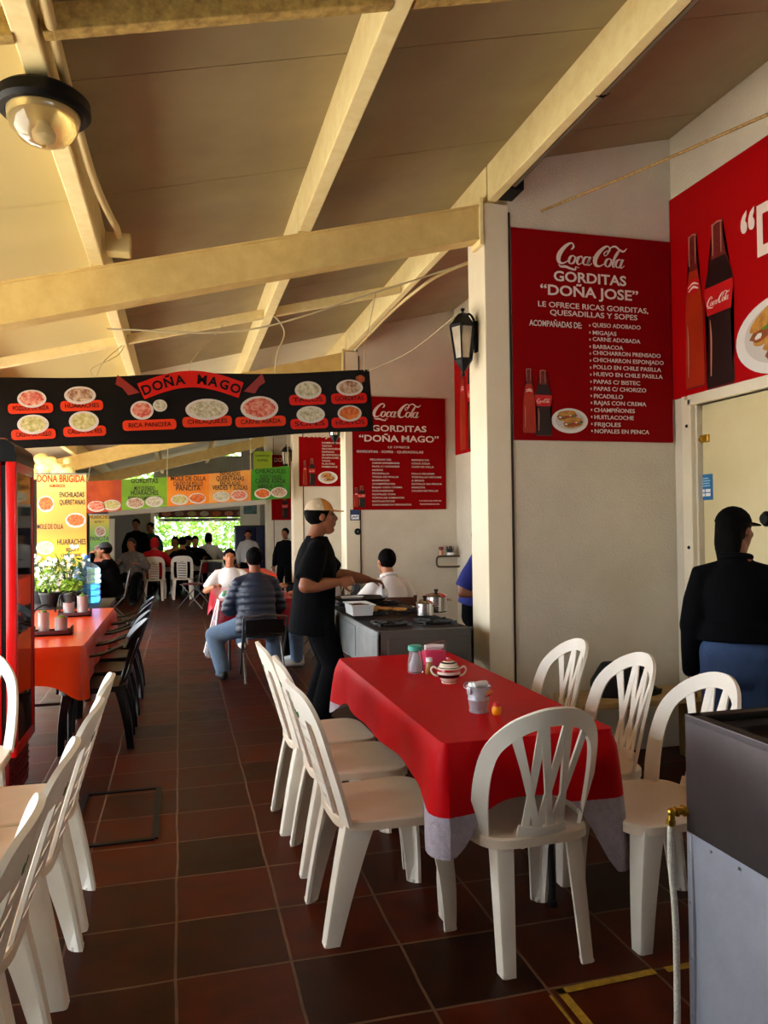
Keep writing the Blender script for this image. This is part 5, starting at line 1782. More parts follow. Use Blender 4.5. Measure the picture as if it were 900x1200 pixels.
# ------------------------------------------------------------------ cooking range of the second stall
M_range = mat('range_steel', (150, 152, 150), .42, .5, noise=(5, .5), col2=(84, 84, 82))
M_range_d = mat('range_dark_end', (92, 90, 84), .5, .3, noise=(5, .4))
M_iron = mat('cast_iron', (16, 15, 15), .55, .2)
gx0, gx1, gy0, gy1, gz = 1.13, 1.735, 4.42, 6.25, .87
ox, oy = (gx0 + gx1) / 2, (gy0 + gy1) / 2
t = thing('cooking_range', 'long steel cooking range with black burners behind the near pillar', 'stove', (ox, oy, 0))
b = BM(); add_box(b, (gx0 + .01, oy, gz - .14), (.02, gy1 - gy0, .26), bev=.004)
for k in range(3): add_box(b, (gx0 - .002, gy0 + .25 + k * .6, gz - .14), (.01, .5, .20), bev=.003)
part(t, 'front_panel', b, M_range)
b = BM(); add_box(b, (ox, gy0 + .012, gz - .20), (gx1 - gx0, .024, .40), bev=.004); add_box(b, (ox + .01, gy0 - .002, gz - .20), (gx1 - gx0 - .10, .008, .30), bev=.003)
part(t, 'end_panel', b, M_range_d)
b = BM(); add_box(b, (ox, gy1 - .012, gz - .20), (gx1 - gx0, .024, .40), bev=.004); part(t, 'end_panel', b, M_range)
b = BM(); add_box(b, (gx1 - .01, oy, gz - .14), (.02, gy1 - gy0, .26), bev=.004); part(t, 'rear_panel', b, M_range)
b = BM(); add_box(b, (ox, oy, gz - .02), (gx1 - gx0 - .02, gy1 - gy0 - .02, .03)); part(t, 'cooktop', b, M_iron)
for (x, y) in ((gx0 + .03, gy0 + .04), (gx1 - .03, gy0 + .04), (gx0 + .03, gy1 - .04), (gx1 - .03, gy1 - .04)):
    b = BM(); add_box(b, (x, y, .31), (.045, .045, .62), bev=.003); part(t, 'leg', b, M_range_d)
b = BM(); add_box(b, (ox, oy, .22), (gx1 - gx0 - .06, gy1 - gy0 - .08, .025), bev=.003); part(t, 'lower_shelf', b, M_range_d)
for j in range(3):
    for i in range(2):
        cx, cy = gx0 + .16 + i * .29, gy0 + .28 + j * .62
        b = BM()
        for q in range(4):
            a = PI / 4 + q * PI / 2
            add_bar(b, (cx + .03 * math.cos(a), cy + .03 * math.sin(a), gz + .012), (cx + .15 * math.cos(a), cy + .15 * math.sin(a), gz + .012), .014, .018)
        add_tube(b, [(cx + .11 * math.cos(2 * PI * q / 20), cy + .11 * math.sin(2 * PI * q / 20), gz + .010) for q in range(20)], .008, 6, True)
        g_ = part(t, 'burner_grate', b, M_iron)
        b = BM(); add_lathe(b, [(0, -.004), (.05, -.004), (.05, .006), (.03, .012), (0, .012)], (cx, cy, gz), 16); part(t, 'burner_head', b, M_iron, g_)

M_inox = mat('polished_steel', (200, 200, 200), .18, 1.0)
ZG = gz + .022
def pot(x, y, r, h, label):
    t = thing('saucepan', label, 'pot', (x, y, ZG), 0, 'steel pots on the range')
    b = BM(); add_lathe(b, [(0, 0), (r - .008, 0), (r, .008), (r, h), (r + .006, h + .003), (r - .003, h + .004), (r - .004, .01), (0, .008)], n=32); obj('body', b, M_inox, t)
    b = BM(); add_lathe(b, [(r + .004, h + .004), (r * .8, h + .016), (r * .3, h + .026), (0, h + .028)], n=32); ld = obj('lid', b, M_inox, t)
    b = BM(); add_lathe(b, [(0, h + .026), (.008, h + .028), (.016, h + .042), (.014, h + .05), (0, h + .052)], n=14); obj('knob', b, M_blackm, ld)
    for s in (-1, 1):
        b = BM(); add_tube(b, spline([(s * r, -.03, h * .75), (s * (r + .03), -.025, h * .77), (s * (r + .03), .025, h * .77), (s * r, .03, h * .75)], 4), .005, 8); obj('handle', b, M_inox, t)
p = onZ(498, 722, ZG); pot(p.x, p.y, .058, .085, 'smaller polished steel pot on the range, in front')
p = onZ(513, 719, ZG); pot(p.x + .03, p.y + .12, .082, .105, 'larger polished steel pot on the range, behind the smaller one')
# steam pans
def gn_pan(name, label, px, py, w, d, h, m, fill):
    p = onZ(px, py, ZG); t = thing(name, label, 'pan', (p.x, p.y + d / 2, ZG), 0)
    b = BM()
    o = [(-w / 2, -d / 2), (w / 2, -d / 2), (w / 2, d / 2), (-w / 2, d / 2)]
    lv = [(.88, 0), (1, h), (1.12, h), (1.12, h - .006), (.98, h - .006)]
    rings = [[b.verts.new((x * k, y * k, z)) for x, y in o] for k, z in lv]
    inner = [[b.verts.new((x * k, y * k, z)) for x, y in o] for k, z in ((.98, h), (.86, .008))]
    for A, B in zip(rings[:3], rings[1:4]):
        for k in range(4): b.faces.new((A[k], A[(k + 1) % 4], B[(k + 1) % 4], B[k]))
    for k in range(4):
        b.faces.new((inner[0][k], inner[0][(k + 1) % 4], inner[1][(k + 1) % 4], inner[1][k]))
        b.faces.new((rings[1][k], rings[1][(k + 1) % 4], inner[0][(k + 1) % 4], inner[0][k]))
    b.faces.new(rings[0]); b.faces.new(inner[1])
    obj('tray', b, m, t, False)
    b = BM(); r = random.Random(3)
    for k in range(18): add_ball(b, (r.uniform(-.35, .35) * w, r.uniform(-.35, .35) * d, h * .8), .022, (1.2, 1, .5), sub=1)
    b = realize(b, .008, 2); obj('filling', b, fill, t)
gn_pan('steam_pan', 'shiny steel food pan at the front edge of the range beside the cook', 426, 722, .15, .26, .075, mat('pan_steel', (214, 214, 212), .3, .3), mat('meat_filling', (90, 50, 26), .6, noise=(30, .8)))
p = onZ(398, 708, ZG)
t = thing('steel_bowl', 'small shiny steel bowl at the cook\u2019s end of the range', 'bowl', (p.x + .10, p.y + .0, ZG))
b = BM(); add_lathe(b, [(0, 0), (.05, 0), (.085, .05), (.092, .055), (.088, .056), (.05, .006), (0, .005)], n=28); obj('bowl', b, MATS['pan_steel'], t)
p = onZ(440, 712, ZG + .05)
t = thing('griddle_pan', 'wide round black griddle pan the cook is working on', 'pan', (1.36, 5.86, ZG))
b = BM(); add_lathe(b, [(0, 0), (.15, 0), (.21, .045), (.216, .05), (.208, .05), (.15, .008), (0, .008)], n=40); obj('pan', b, M_iron, t)
b = BM(); add_tube(b, spline([(-.20, -.02, .045), (-.26, -.02, .055), (-.27, .0, .055), (-.26, .02, .055), (-.20, .02, .045)], 4), .007, 8); obj('handle', b, M_iron, t)
M_tort = mat('gordita_dough', (214, 160, 84), .7, noise=(30, .7), col2=(130, 80, 30))
for k, (x, y) in enumerate(((1.30, 5.28), (1.41, 5.30), (1.50, 5.24), (1.36, 5.40))):
    z = ZG + .003
    t = thing('gordita', 'golden brown gordita warming on the range in front of the griddle pan', 'gordita', (x, y, z), k, 'gorditas on the range')
    b = BM(); add_lathe(b, [(0, 0), (.045, .001), (.054, .009), (.046, .018), (0, .021)], n=22); obj('dough', b, M_tort, t)

# wall shelf bracket of the second stall
p = onY(523, 657, 8.70)
t = thing('wall_rack', 'rounded pipe rack fixed on the second stall wall', 'rack', (p.x, 8.67, p.z - .07))
b = BM(); add_tube(b, spline([(-.13, 0, .06), (-.12, 0, .012), (-.07, 0, 0), (.14, 0, 0), (.19, 0, .02), (.19, 0, .10), (.14, 0, .125), (-.07, 0, .125), (-.12, 0, .11)], 5, True), .013, 8, True); obj('pipe_loop', b, mat('pipe_bronze', (96, 84, 66), .4, .6), t)
for x in (-.02, .12):
    b = BM(); add_tube(b, [(x, .0, .125), (x, .08, .125)], .008, 8); obj('wall_stud', b, M_grey, t)
pz = p.z - .07 + .138
t = thing('spice_jar', 'small jar with dark red cap on the wall rack', 'jar', (onY(517, 650, 8.67).x, 8.67, pz))
b = BM(); add_lathe(b, [(0, 0), (.03, 0), (.032, .04), (.022, .06), (0, .06)], n=16); obj('body', b, mat('salmon_glass', (196, 140, 110), .3), t)
b = BM(); add_lathe(b, [(.024, .06), (.028, .065), (.028, .10), (0, .10)], n=16); obj('cap', b, mat('dark_red_cap', (110, 20, 20), .5), t)
t = thing('dish_brush', 'bristly dark scourer standing on the wall rack next to the jar', 'brush', (onY(527.5, 648, 8.67).x, 8.67, pz))
b = BM(); add_lathe(b, [(0, 0), (.045, 0), (.04, .03), (0, .03)], n=14); obj('base', b, M_salt, t)
b = BM(); r = random.Random(6)
for k in range(60):
    a = r.uniform(0, 2 * PI); q = r.uniform(0, .035); h = r.uniform(.07, .11)
    add_tube(b, [(q * math.cos(a), q * math.sin(a), .028), (1.5 * q * math.cos(a), 1.5 * q * math.sin(a), h)], .003, 4)
obj('bristles', b, mat('scourer', (70, 70, 72), .6), t)

# ------------------------------------------------------------------ orange table: steel canisters in dark caddies
M_caddy = mat('dark_red_wood', (70, 16, 12), .5)
def caddy(px, py, label, dx=.13):
    p = onZ(px, py, .753)
    t = thing('condiment_caddy', label, 'caddy', (p.x, p.y, .753), 0, 'condiment caddies on the orange table')
    b = BM(); add_box(b, (0, 0, .006), (.26, .12, .012), bev=.002)
    for s in (-1, 1): add_box(b, (0, s * .056, .018), (.26, .008, .036), bev=.002)
    for s in (-1, 1): add_box(b, (s * .126, 0, .03), (.008, .12, .06), bev=.002)
    obj('tray', b, M_caddy, t)
    b = BM(); add_tube(b, spline([(-.126, 0, .09), (-.12, 0, .17), (-.06, 0, .21), (.0, 0, .2), (.02, 0, .16)], 5), .006, 8); obj('carry_handle', b, M_blackm, t)
    return p
def canister(p, dx, r, h, label):
    t = thing('steel_canister', label, 'canister', (p.x + dx, p.y, .766), 0, 'steel canisters in the caddies')
    b = BM(); add_lathe(b, [(0, 0), (r, 0), (r, h), (r + .003, h + .004), (r - .003, h + .004), (r - .003, .01), (0, .008)], n=26); obj('cup', b, mat('brushed_steel', (176, 174, 170), .35, .4), t)
    b = BM(); add_lathe(b, [(0, h * .8), (r - .004, h * .8), (r * .6, h + .012), (0, h + .02)], n=16); obj('contents', b, mat('salsa_green', (110, 140, 40), .6, noise=(40, .8)) if h > .1 else mat('salsa_dark', (60, 30, 20), .6), t)
p = caddy(62, 744, 'dark red condiment caddy at the near end of the orange table')
canister(p, -.06, .036, .145, 'taller steel canister in the near caddy on the orange table')
canister(p, .055, .042, .105, 'shorter steel canister in the near caddy on the orange table')
p = caddy(88, 722, 'dark condiment caddy at the far end of the orange table')
canister(p, -.05, .045, .10, 'shorter steel canister with green salsa in the far caddy')
canister(p, .06, .043, .155, 'taller steel canister in the far caddy on the orange table')

# ------------------------------------------------------------------ plants and water jug on the dark table
M_pot = mat('dark_pot', (30, 26, 24), .5)
M_gleaf = mat('plant_green', (70, 120, 40), .5, noise=(9, .7), col2=(30, 60, 16))
M_lleaf = mat('plant_lime', (150, 190, 60), .5, noise=(9, .6), col2=(80, 130, 30))
M_flow = mat('white_petal', (244, 244, 238), .6)
def plant(px, Y, z, hgt, rad, seed, label, leafm, flowers=True, potr=.09):
    x = onY(px, 690, Y).x
    t = thing('potted_plant', label, 'plant', (x, Y, z), 0, 'potted plants on the dark table')
    r = random.Random(seed)
    b = BM(); add_lathe(b, [(0, 0), (potr * .7, 0), (potr, .12), (potr * 1.08, .125), (potr * 1.08, .145), (potr * .95, .145), (potr * .9, .12), (0, .12)], n=22); obj('pot', b, M_pot, t)
    b = BM(); bf = BM()
    for k in range(9):
        a = 2 * PI * k / 9 + r.uniform(-.3, .3); q = rad * r.uniform(.3, .9)
        add_tube(b, spline([(0, 0, .10), (q * .4 * math.cos(a), q * .4 * math.sin(a), .1 + hgt * .5), (q * math.cos(a), q * math.sin(a), .1 + hgt * r.uniform(.6, 1))], 4), .004, 5)
    obj('stems', b, M_gleaf, t)
    b = BM()
    for k in range(170):
        a = r.uniform(0, 2 * PI); q = rad * math.sqrt(r.random()); zz = .12 + hgt * r.uniform(.15, 1) * (1 - .25 * (q / rad))
        s = r.uniform(.018, .036)
        R = Euler((r.uniform(-1, 1), r.uniform(-1, 1), r.uniform(0, 6))).to_matrix(); c_ = V((q * math.cos(a), q * math.sin(a), zz))
        b.faces.new([b.verts.new(c_ + R @ V(p)) for p in ((-s, 0, 0), (-s * .2, -s * .5, .008), (s, 0, 0), (-s * .2, s * .5, .008))])
    obj('leaves', b, leafm, t, False)
    if flowers:
        b = BM()
        for k in range(34):
            a = r.uniform(0, 2 * PI); q = rad * math.sqrt(r.random()); c_ = V((q * math.cos(a), q * math.sin(a) - .02, .14 + hgt * r.uniform(.25, 1.02)))
            R = Euler((r.uniform(.6, 1.6), r.uniform(-.5, .5), 0)).to_matrix()
            for j in range(5):
                an = 2 * PI * j / 5
                d1, d2 = V((math.cos(an), math.sin(an), .1)), V((-math.sin(an), math.cos(an), 0))
                s = .024
                b.faces.new([b.verts.new(c_ + R @ v) for v in (V((0, 0, 0)), d1 * s * .6 - d2 * s * .4, d1 * s, d1 * s * .6 + d2 * s * .4)])
        obj('blossoms', b, M_flow, t, False)
    return t
PT = .7425
plant(80, 8.15, PT, .44, .17, 3, 'tallest potted plant with white blossoms on the dark table, left of the water jug', M_gleaf)
plant(84, 7.98, PT, .16, .10, 4, 'low lime green potted plant in front of the water jug', M_lleaf, False, .08)
plant(58, 8.05, PT, .30, .13, 5, 'medium green potted plant with white blossoms at the left of the dark table', M_lleaf)
plant(48, 8.55, PT, .36, .14, 6, 'potted plant with white blossoms at the far left of the dark table', M_gleaf)
p = onY(102, 700, 8.42)
t = thing('water_jug', 'large translucent blue water jug on the dark table beside the plants', 'jug', (p.x, 8.42, PT))
M_jug = mat('jug_blue', (150, 205, 240), .08, trans=.8, ior=1.2)
b = BM()
prof = [(0, 0), (.125, 0), (.135, .015)]
for k in range(5):
    z0 = .03 + k * .056
    prof += [(.135, z0), (.135, z0 + .036), (.127, z0 + .043), (.127, z0 + .049)]
prof += [(.135, .315), (.128, .345), (.09, .385), (.04, .41), (.028, .425), (.028, .455), (.033, .46), (.033, .47)]
add_lathe(b, prof, n=32); obj('bottle', b, M_jug, t)
b = BM(); add_lathe(b, [(0, .485), (.034, .485), (.036, .478), (.036, .455), (.034, .45)], n=20); obj('cap', b, mat('jug_cap', (60, 120, 200), .4), t)
b = BM(); add_lathe(b, [(0, .004), (.120, .004), (.128, .02), (.124, .20), (0, .20)], n=24); obj('water', b, mat('jug_water', (110, 180, 235), .05, trans=.85, ior=1.33), t)

# ------------------------------------------------------------------ far furniture
def metal_chair(label, loc, rotz, seatm, group=None, low=0.0):
    t = thing('folding_chair', label, 'chair', loc, rotz, group)
    b = BM(); add_loft(b, [(0, -.17, .44), (0, .0, .45), (0, .18, .44)], [.19, .205, .20], [.018, .022, .018], (1, 0, 0), 16); obj('seat', b, seatm, t)
    S_ = back_surface(.8, .22, -.20)
    b = BM(); strip_on(b, S_, [(-.18, .74 - low), (0, .75 - low), (.18, .74 - low)], .20 - low * .3, .014); obj('backrest', b, seatm, t)
    for s in (-1, 1):
        b = BM(); add_tube(b, [(s * .205, -.28, .84 - low), (s * .205, -.20, .45), (s * .205, .22, .008)], .011, 8); obj('leg', b, M_grey, t)
        b = BM(); add_tube(b, [(s * .19, .14, .44), (s * .19, -.28, .008)], .011, 8); obj('leg', b, M_grey, t)
    b = BM(); add_tube(b, [(-.205, -.28, .84 - low), (0, -.285, .865 - low), (.205, -.28, .84 - low)], .011, 8); obj('top_rail', b, M_grey, t)
    return t
M_vred = mat('dark_red_vinyl', (120, 16, 26), .35)
M_vblk = mat('black_vinyl', (18, 18, 20), .4)
# puffer man's table
folding_table('table in front of the person in the striped puffer jacket', .40, 1.14, 8.0, 9.7)
cloth('tablecloth', 'crimson tablecloth in front of the person in the striped puffer jacket', .385, 1.155, 7.985, 9.715, .752, .22, .34, mat('crimson_cloth', (176, 10, 40), .3, coat=.2), seed=5)
t = thing('plastic_cover', 'clear plastic cover with white edges hanging past the corner of the crimson tablecloth', 'cover', (.40, 8.0, .755))
b = BM()
A = [V((.10, -.03, .004)), V((-.02, -.03, .004)), V((-.025, .10, .004)), V((-.03, .35, .004))]
Bv = [V((.06, -.05, -.42)), V((-.10, -.09, -.56)), V((-.17, .03, -.52)), V((-.10, .34, -.36))]
N_ = 5
rows = []
for p_, q_ in zip(spline(A, 4), spline(Bv, 4)):
    rows.append([b.verts.new(p_.lerp(q_, k / N_)) for k in range(N_ + 1)])
for r0, r1 in zip(rows[:-1], rows[1:]):
    for k in range(N_): b.faces.new((r0[k], r0[k + 1], r1[k + 1], r1[k]))
obj('sheet', b, mat('cover_plastic', (220, 214, 226), .12, trans=.6, alpha=.35), t)
for i, j in ((1, 1), (2, 2)):
    b = BM(); add_bar(b, A[i], Bv[j], .018, .004); obj('white_edge', b, M_white_paint, t)
p = onZ(262, 700, .76)
t = thing('snack_packet', 'small green and white packet on the corner of the crimson table', 'packet', (p.x + .02, p.y + .0, .758))
b = BM(); add_loft(b, [(0, 0, .012), (0, .0, .03), (0, 0, .05)], [.07, .06, .04], [.05, .04, .02], (1, 0, 0), 14); obj('wrapper', b, M_salt, t)
b = BM(); add_loft(b, [(0, -.02, .03), (0, -.02, .055)], [.045, .03], [.035, .02], (1, 0, 0), 12); obj('green_panel', b, mat('packet_green', (20, 150, 90), .4), t)
# orange red table beyond
q = onZ(250, 669, .75)
folding_table('table with orange red cloth in the middle of the far hall', .62, 1.45, 12.2, 13.9)
cloth('tablecloth', 'orange red tablecloth on the table beyond the puffer jacket', .60, 1.47, 12.18, 13.92, .752, .42, .55, mat('vermilion_cloth', (224, 60, 22), .4), seed=6)
# magenta table on the left
folding_table('table with magenta cloth at the left where the person in the dark cap eats', -1.95, -1.22, 11.9, 13.3)
cloth('tablecloth', 'magenta tablecloth at the left where the person in the dark cap eats', -1.97, -1.20, 11.88, 13.32, .752, .34, .48, mat('magenta_cloth', (190, 14, 66), .4, coat=.2), seed=7)
for k, (px, py, lab) in enumerate(((113, 674, 'clear drinking glass on the magenta table, left one'), (121, 672, 'clear drinking glass on the magenta table, right one'))):
    p = onZ(px, py + 4, .755); p.y = 12.4 + k * .25; p.x = onY(px, 676, p.y).x
    t = thing('drinking_glass', lab, 'glass', (p.x, p.y, .753), 0, 'glasses on the magenta table')
    b = BM(); add_lathe(b, [(0, 0), (.03, 0), (.038, .12), (.035, .12), (.028, .008), (0, .008)], n=18); obj('glass', b, M_clear, t)
    b = BM(); add_lathe(b, [(0, .009), (.027, .009), (.032, .07), (0, .07)], n=14); obj('drink', b, mat('red_drink', (170, 30, 40), .2), t)
# far long table
folding_table('long far table where the people on white chairs eat', -.95, 1.0, 17.25, 18.05)
cloth('tablecloth', 'white tablecloth on the long far table', -.97, 1.02, 17.23, 18.07, .752, .2, .28, M_white_paint, seed=8)
for k, (px, lab) in enumerate(((181, 'white slot-back chair far down the hall under the person in red'), (214, 'white slot-back chair far down the hall under the dark-clothed person, right of the red one'))):
    x = onY(px, 690, 16.6).x
    dup(slot, (x, 16.72 + .1 * k, 0), math.radians(-2), lab, 'white chairs at the far table')
dup(slot, (onY(241, 690, 18.6).x, 18.75, 0), math.radians(2), 'white slot-back chair at the very back, under the person in white', 'white chairs at the far table')
mc = metal_chair('dark red folding chair far down the aisle, standing before the white chairs', (onY(227, 700, 14.8).x, 14.8, 0), math.radians(60), M_vred, 'folding chairs down the hall')
metal_chair('black folding chair beside the orange red table far down the hall', (onY(254, 700, 14.9).x, 14.9, 0), math.radians(-20), M_vblk, 'folding chairs down the hall')
metal_chair('grey folding chair under the person in the dark cap', (-1.02, 12.6, 0), math.radians(90), M_vblk)
metal_chair('black folding chair under the person in the puffer jacket', (.79, 7.72, 0), 0, M_vblk, None, .21)
metal_chair('black folding chair at the wall side of the crimson table', (1.62, 9.1, 0), math.radians(90), M_vblk)
metal_chair('black folding chair at the wall side of the crimson table, nearer end', (1.62, 8.30, 0), math.radians(90), M_vblk, None)
# chair of the person in white
t = thing('wooden_chair', 'brown wooden chair under the person in the white shirt', 'chair', (1.92, 6.95, 0), math.radians(-10))
M_bw = mat('brown_wood', (92, 50, 26), .5, noise=(6, .5), stretch=(1, 1, 8))
b = BM(); add_box(b, (0, 0, .44), (.42, .42, .03), bev=.008); obj('seat', b, M_bw, t)
for s in (-1, 1):
    for q in (-1, 1):
        b = BM(); add_box(b, (s * .185, q * .185, .214), (.035, .035, .428), bev=.003); obj('leg', b, M_bw, t)
    b = BM(); add_bar(b, (s * .185, -.19, .45), (s * .185, -.25, .86), .03, .03, (0, 1, 0)); obj('back_post', b, M_bw, t)
for z, y in ((.62, -.215), (.80, -.242)):
    b = BM(); add_box(b, (0, y, z), (.36, .018, .09), bev=.004); obj('back_rail', b, M_bw, t)
# navy upright fridge / cabinet near the back
a, c = onY(276, 616, 18.6), onY(324, 616, 18.6)
t = thing('navy_cabinet', 'tall navy blue cabinet near the back wall on the right', 'cabinet', ((a.x + c.x) / 2, 18.9, 0))
M_navy = mat('navy_panel', (14, 22, 62), .5)
w = c.x - a.x
b = BM(); add_box(b, (0, .02, a.z / 2 + .03), (w, .55, a.z - .06), bev=.012); obj('body', b, M_navy, t)
for s in (-1, 1):
    b = BM(); add_box(b, (s * w / 4, -.265, a.z / 2 + .03), (w / 2 - .02, .03, a.z - .16), bev=.008); d_ = obj('door', b, M_navy, t)
    b = BM(); add_box(b, (s * .04, -.29, 1.0), (.02, .03, .2), bev=.004); obj('handle', b, M_grey, d_)
b = BM(); add_box(b, (0, .04, .04), (w - .06, .48, .08)); obj('plinth', b, M_blackm, t)
b = BM(); add_box(b, (0, .02, a.z - .015), (w + .04, .60, .03), bev=.004); obj('top_board', b, mat('dark_top', (50, 40, 34), .6), t)

# cream bundle tied up under the third beam, above the tall yellow banner
p = onY(65, 546, 12.72)
t = thing('cloth_bundle', 'crumpled cream cloth bundle above the tall yellow banner', 'bundle', (p.x, 12.72, p.z - .14))
b = BM(); r = random.Random(12)
for k in range(16): add_ball(b, (r.uniform(-.22, .22), r.uniform(-.06, .06), r.uniform(.02, .26)), r.uniform(.05, .09), (1.3, .8, r.uniform(.7, 1.2)), sub=2)
b = realize(b, .018, 2); obj('cloth', b, mat('cream_cloth', (236, 226, 160), .8, bump=(18, .5)), t)
b = BM(); add_tube(b, [(0, .0, .20), (.01, .26, .17)], .008, 6); obj('tie_string', b, M_str, t)
# ------------------------------------------------------------------ people
M_skin = mat('skin_tan', (176, 112, 74), .5, noise=(6, .3), col2=(150, 90, 58))
M_skin_d = mat('skin_brown', (140, 84, 54), .5, noise=(6, .3), col2=(116, 66, 42))
M_hair = mat('black_hair', (6, 5, 4), .7, spec=.06, bump=(90, .5), stretch=(1, 1, .25))
M_hairb = mat('brown_hair', (40, 26, 18), .5)
M_eye = mat('eye_dark', (20, 14, 12), .2)
M_blk_shirt = mat('black_cotton', (6, 6, 8), .9, bump=(24, .25), spec=.1)
M_blk_trou = mat('black_trousers', (9, 9, 11), .9, bump=(18, .25), spec=.1)
M_denim = mat('blue_denim', (50, 74, 112), .8, noise=(12, .5), col2=(34, 50, 84), bump=(90, .2))
M_denim_l = mat('light_denim', (104, 128, 156), .8, noise=(14, .5), col2=(76, 98, 128), bump=(90, .2))
M_shoe = mat('black_shoe', (16, 15, 15), .5)

def two_bone(a, c, l1, l2, pole):
    a, c, pole = V(a), V(c), V(pole)
    d = c - a
    L = min(d.length, (l1 + l2) * .995)
    dn = d.normalized()
    x = (l1 * l1 - l2 * l2 + L * L) / (2 * L)
    h = math.sqrt(max(0, l1 * l1 - x * x))
    pn = pole - dn * pole.dot(dn)
    pn.normalize()
    return a + dn * x + pn * h, a + dn * L

def add_hand(b, wrist, d, n, side, curl=.5, thumb_side=1, k=1.0):
    """palm, four unequal bent fingers and a thumb; d along the hand, n out of the palm, side towards the index finger"""
    wrist, d, n, side = V(wrist), V(d).normalized(), V(n), V(side)
    n = (n - d * n.dot(d)).normalized()
    side = (side - d * side.dot(d) - n * side.dot(n)).normalized()
    pc = [wrist, wrist + d * .03 * k, wrist + d * .065 * k, wrist + d * .09 * k]
    add_loft(b, pc, [.026 * k, .036 * k, .041 * k, .040 * k], [.019 * k, .016 * k, .014 * k, .012 * k], side, 12)
    for off, L, c_ in ((.030, .070, curl), (.010, .078, curl * 1.05), (-.011, .073, curl * 1.1), (-.030, .056, curl * 1.2)):
        p = wrist + d * .086 * k + side * off * k
        a = 0
        pts = [p - d * .02 * k]
        pts.append(p)
        for f in (.45, .32, .23):
            a += c_
            p = p + (d * math.cos(a) + n * math.sin(a)) * L * f * k
            pts.append(p)
        add_tube(b, pts, [.0095 * k, .0095 * k, .009 * k, .0082 * k, .0065 * k], 8)
    p = wrist + d * .022 * k + side * .024 * k
    pts = [p, p + (d * .5 + side * .8) * .034 * k, p + (d * .85 + side * .9 + n * .2) * .052 * k, p + (d * 1.25 + side * .75 + n * .5) * .062 * k]
    add_tube(b, pts, [.013 * k, .0115 * k, .010 * k, .008 * k], 8)

def add_head(b, H, k=1.0):
    """H: 4x4 of the head (centre between the ears, +y the face)"""
    def P(x, y, z): return H @ V((x * k, y * k, z * k))
    X = (H.to_3x3() @ V((1, 0, 0))).normalized()
    R = H.to_3x3().normalized()
    add_ball(b, P(0, -.012, .025), .1 * k, (.76, .95, .92), R, 3)
    add_loft(b, [P(0, .02, .03), P(0, .034, -.02), P(0, .040, -.065), P(0, .046, -.098)], [.066 * k, .064 * k, .054 * k, .036 * k], [.062 * k, .062 * k, .054 * k, .036 * k], X, 16)
    add_ball(b, P(0, .074, -.100), .022 * k, (1, .8, .8), R)
    add_loft(b, [P(0, .086, .022), P(0, .100, .0), P(0, .112, -.022), P(0, .100, -.034)], [.008 * k, .010 * k, .015 * k, .012 * k], [.008 * k, .011 * k, .013 * k, .008 * k], X, 10)
    for s in (-1, 1):
        add_ball(b, P(s * .034, .074, .034), .024 * k, (1.1, .7, .45), R)
        add_ball(b, P(s * .043, .066, -.018), .026 * k, (.9, .7, .8), R)
        add_ball(b, P(s * .078, -.004, -.004), .03 * k, (.38, .75, 1.05), R)
    add_ball(b, P(0, .092, -.054), .022 * k, (1.1, .55, .28), R)
    add_ball(b, P(0, .090, -.067), .022 * k, (1.0, .55, .32), R)

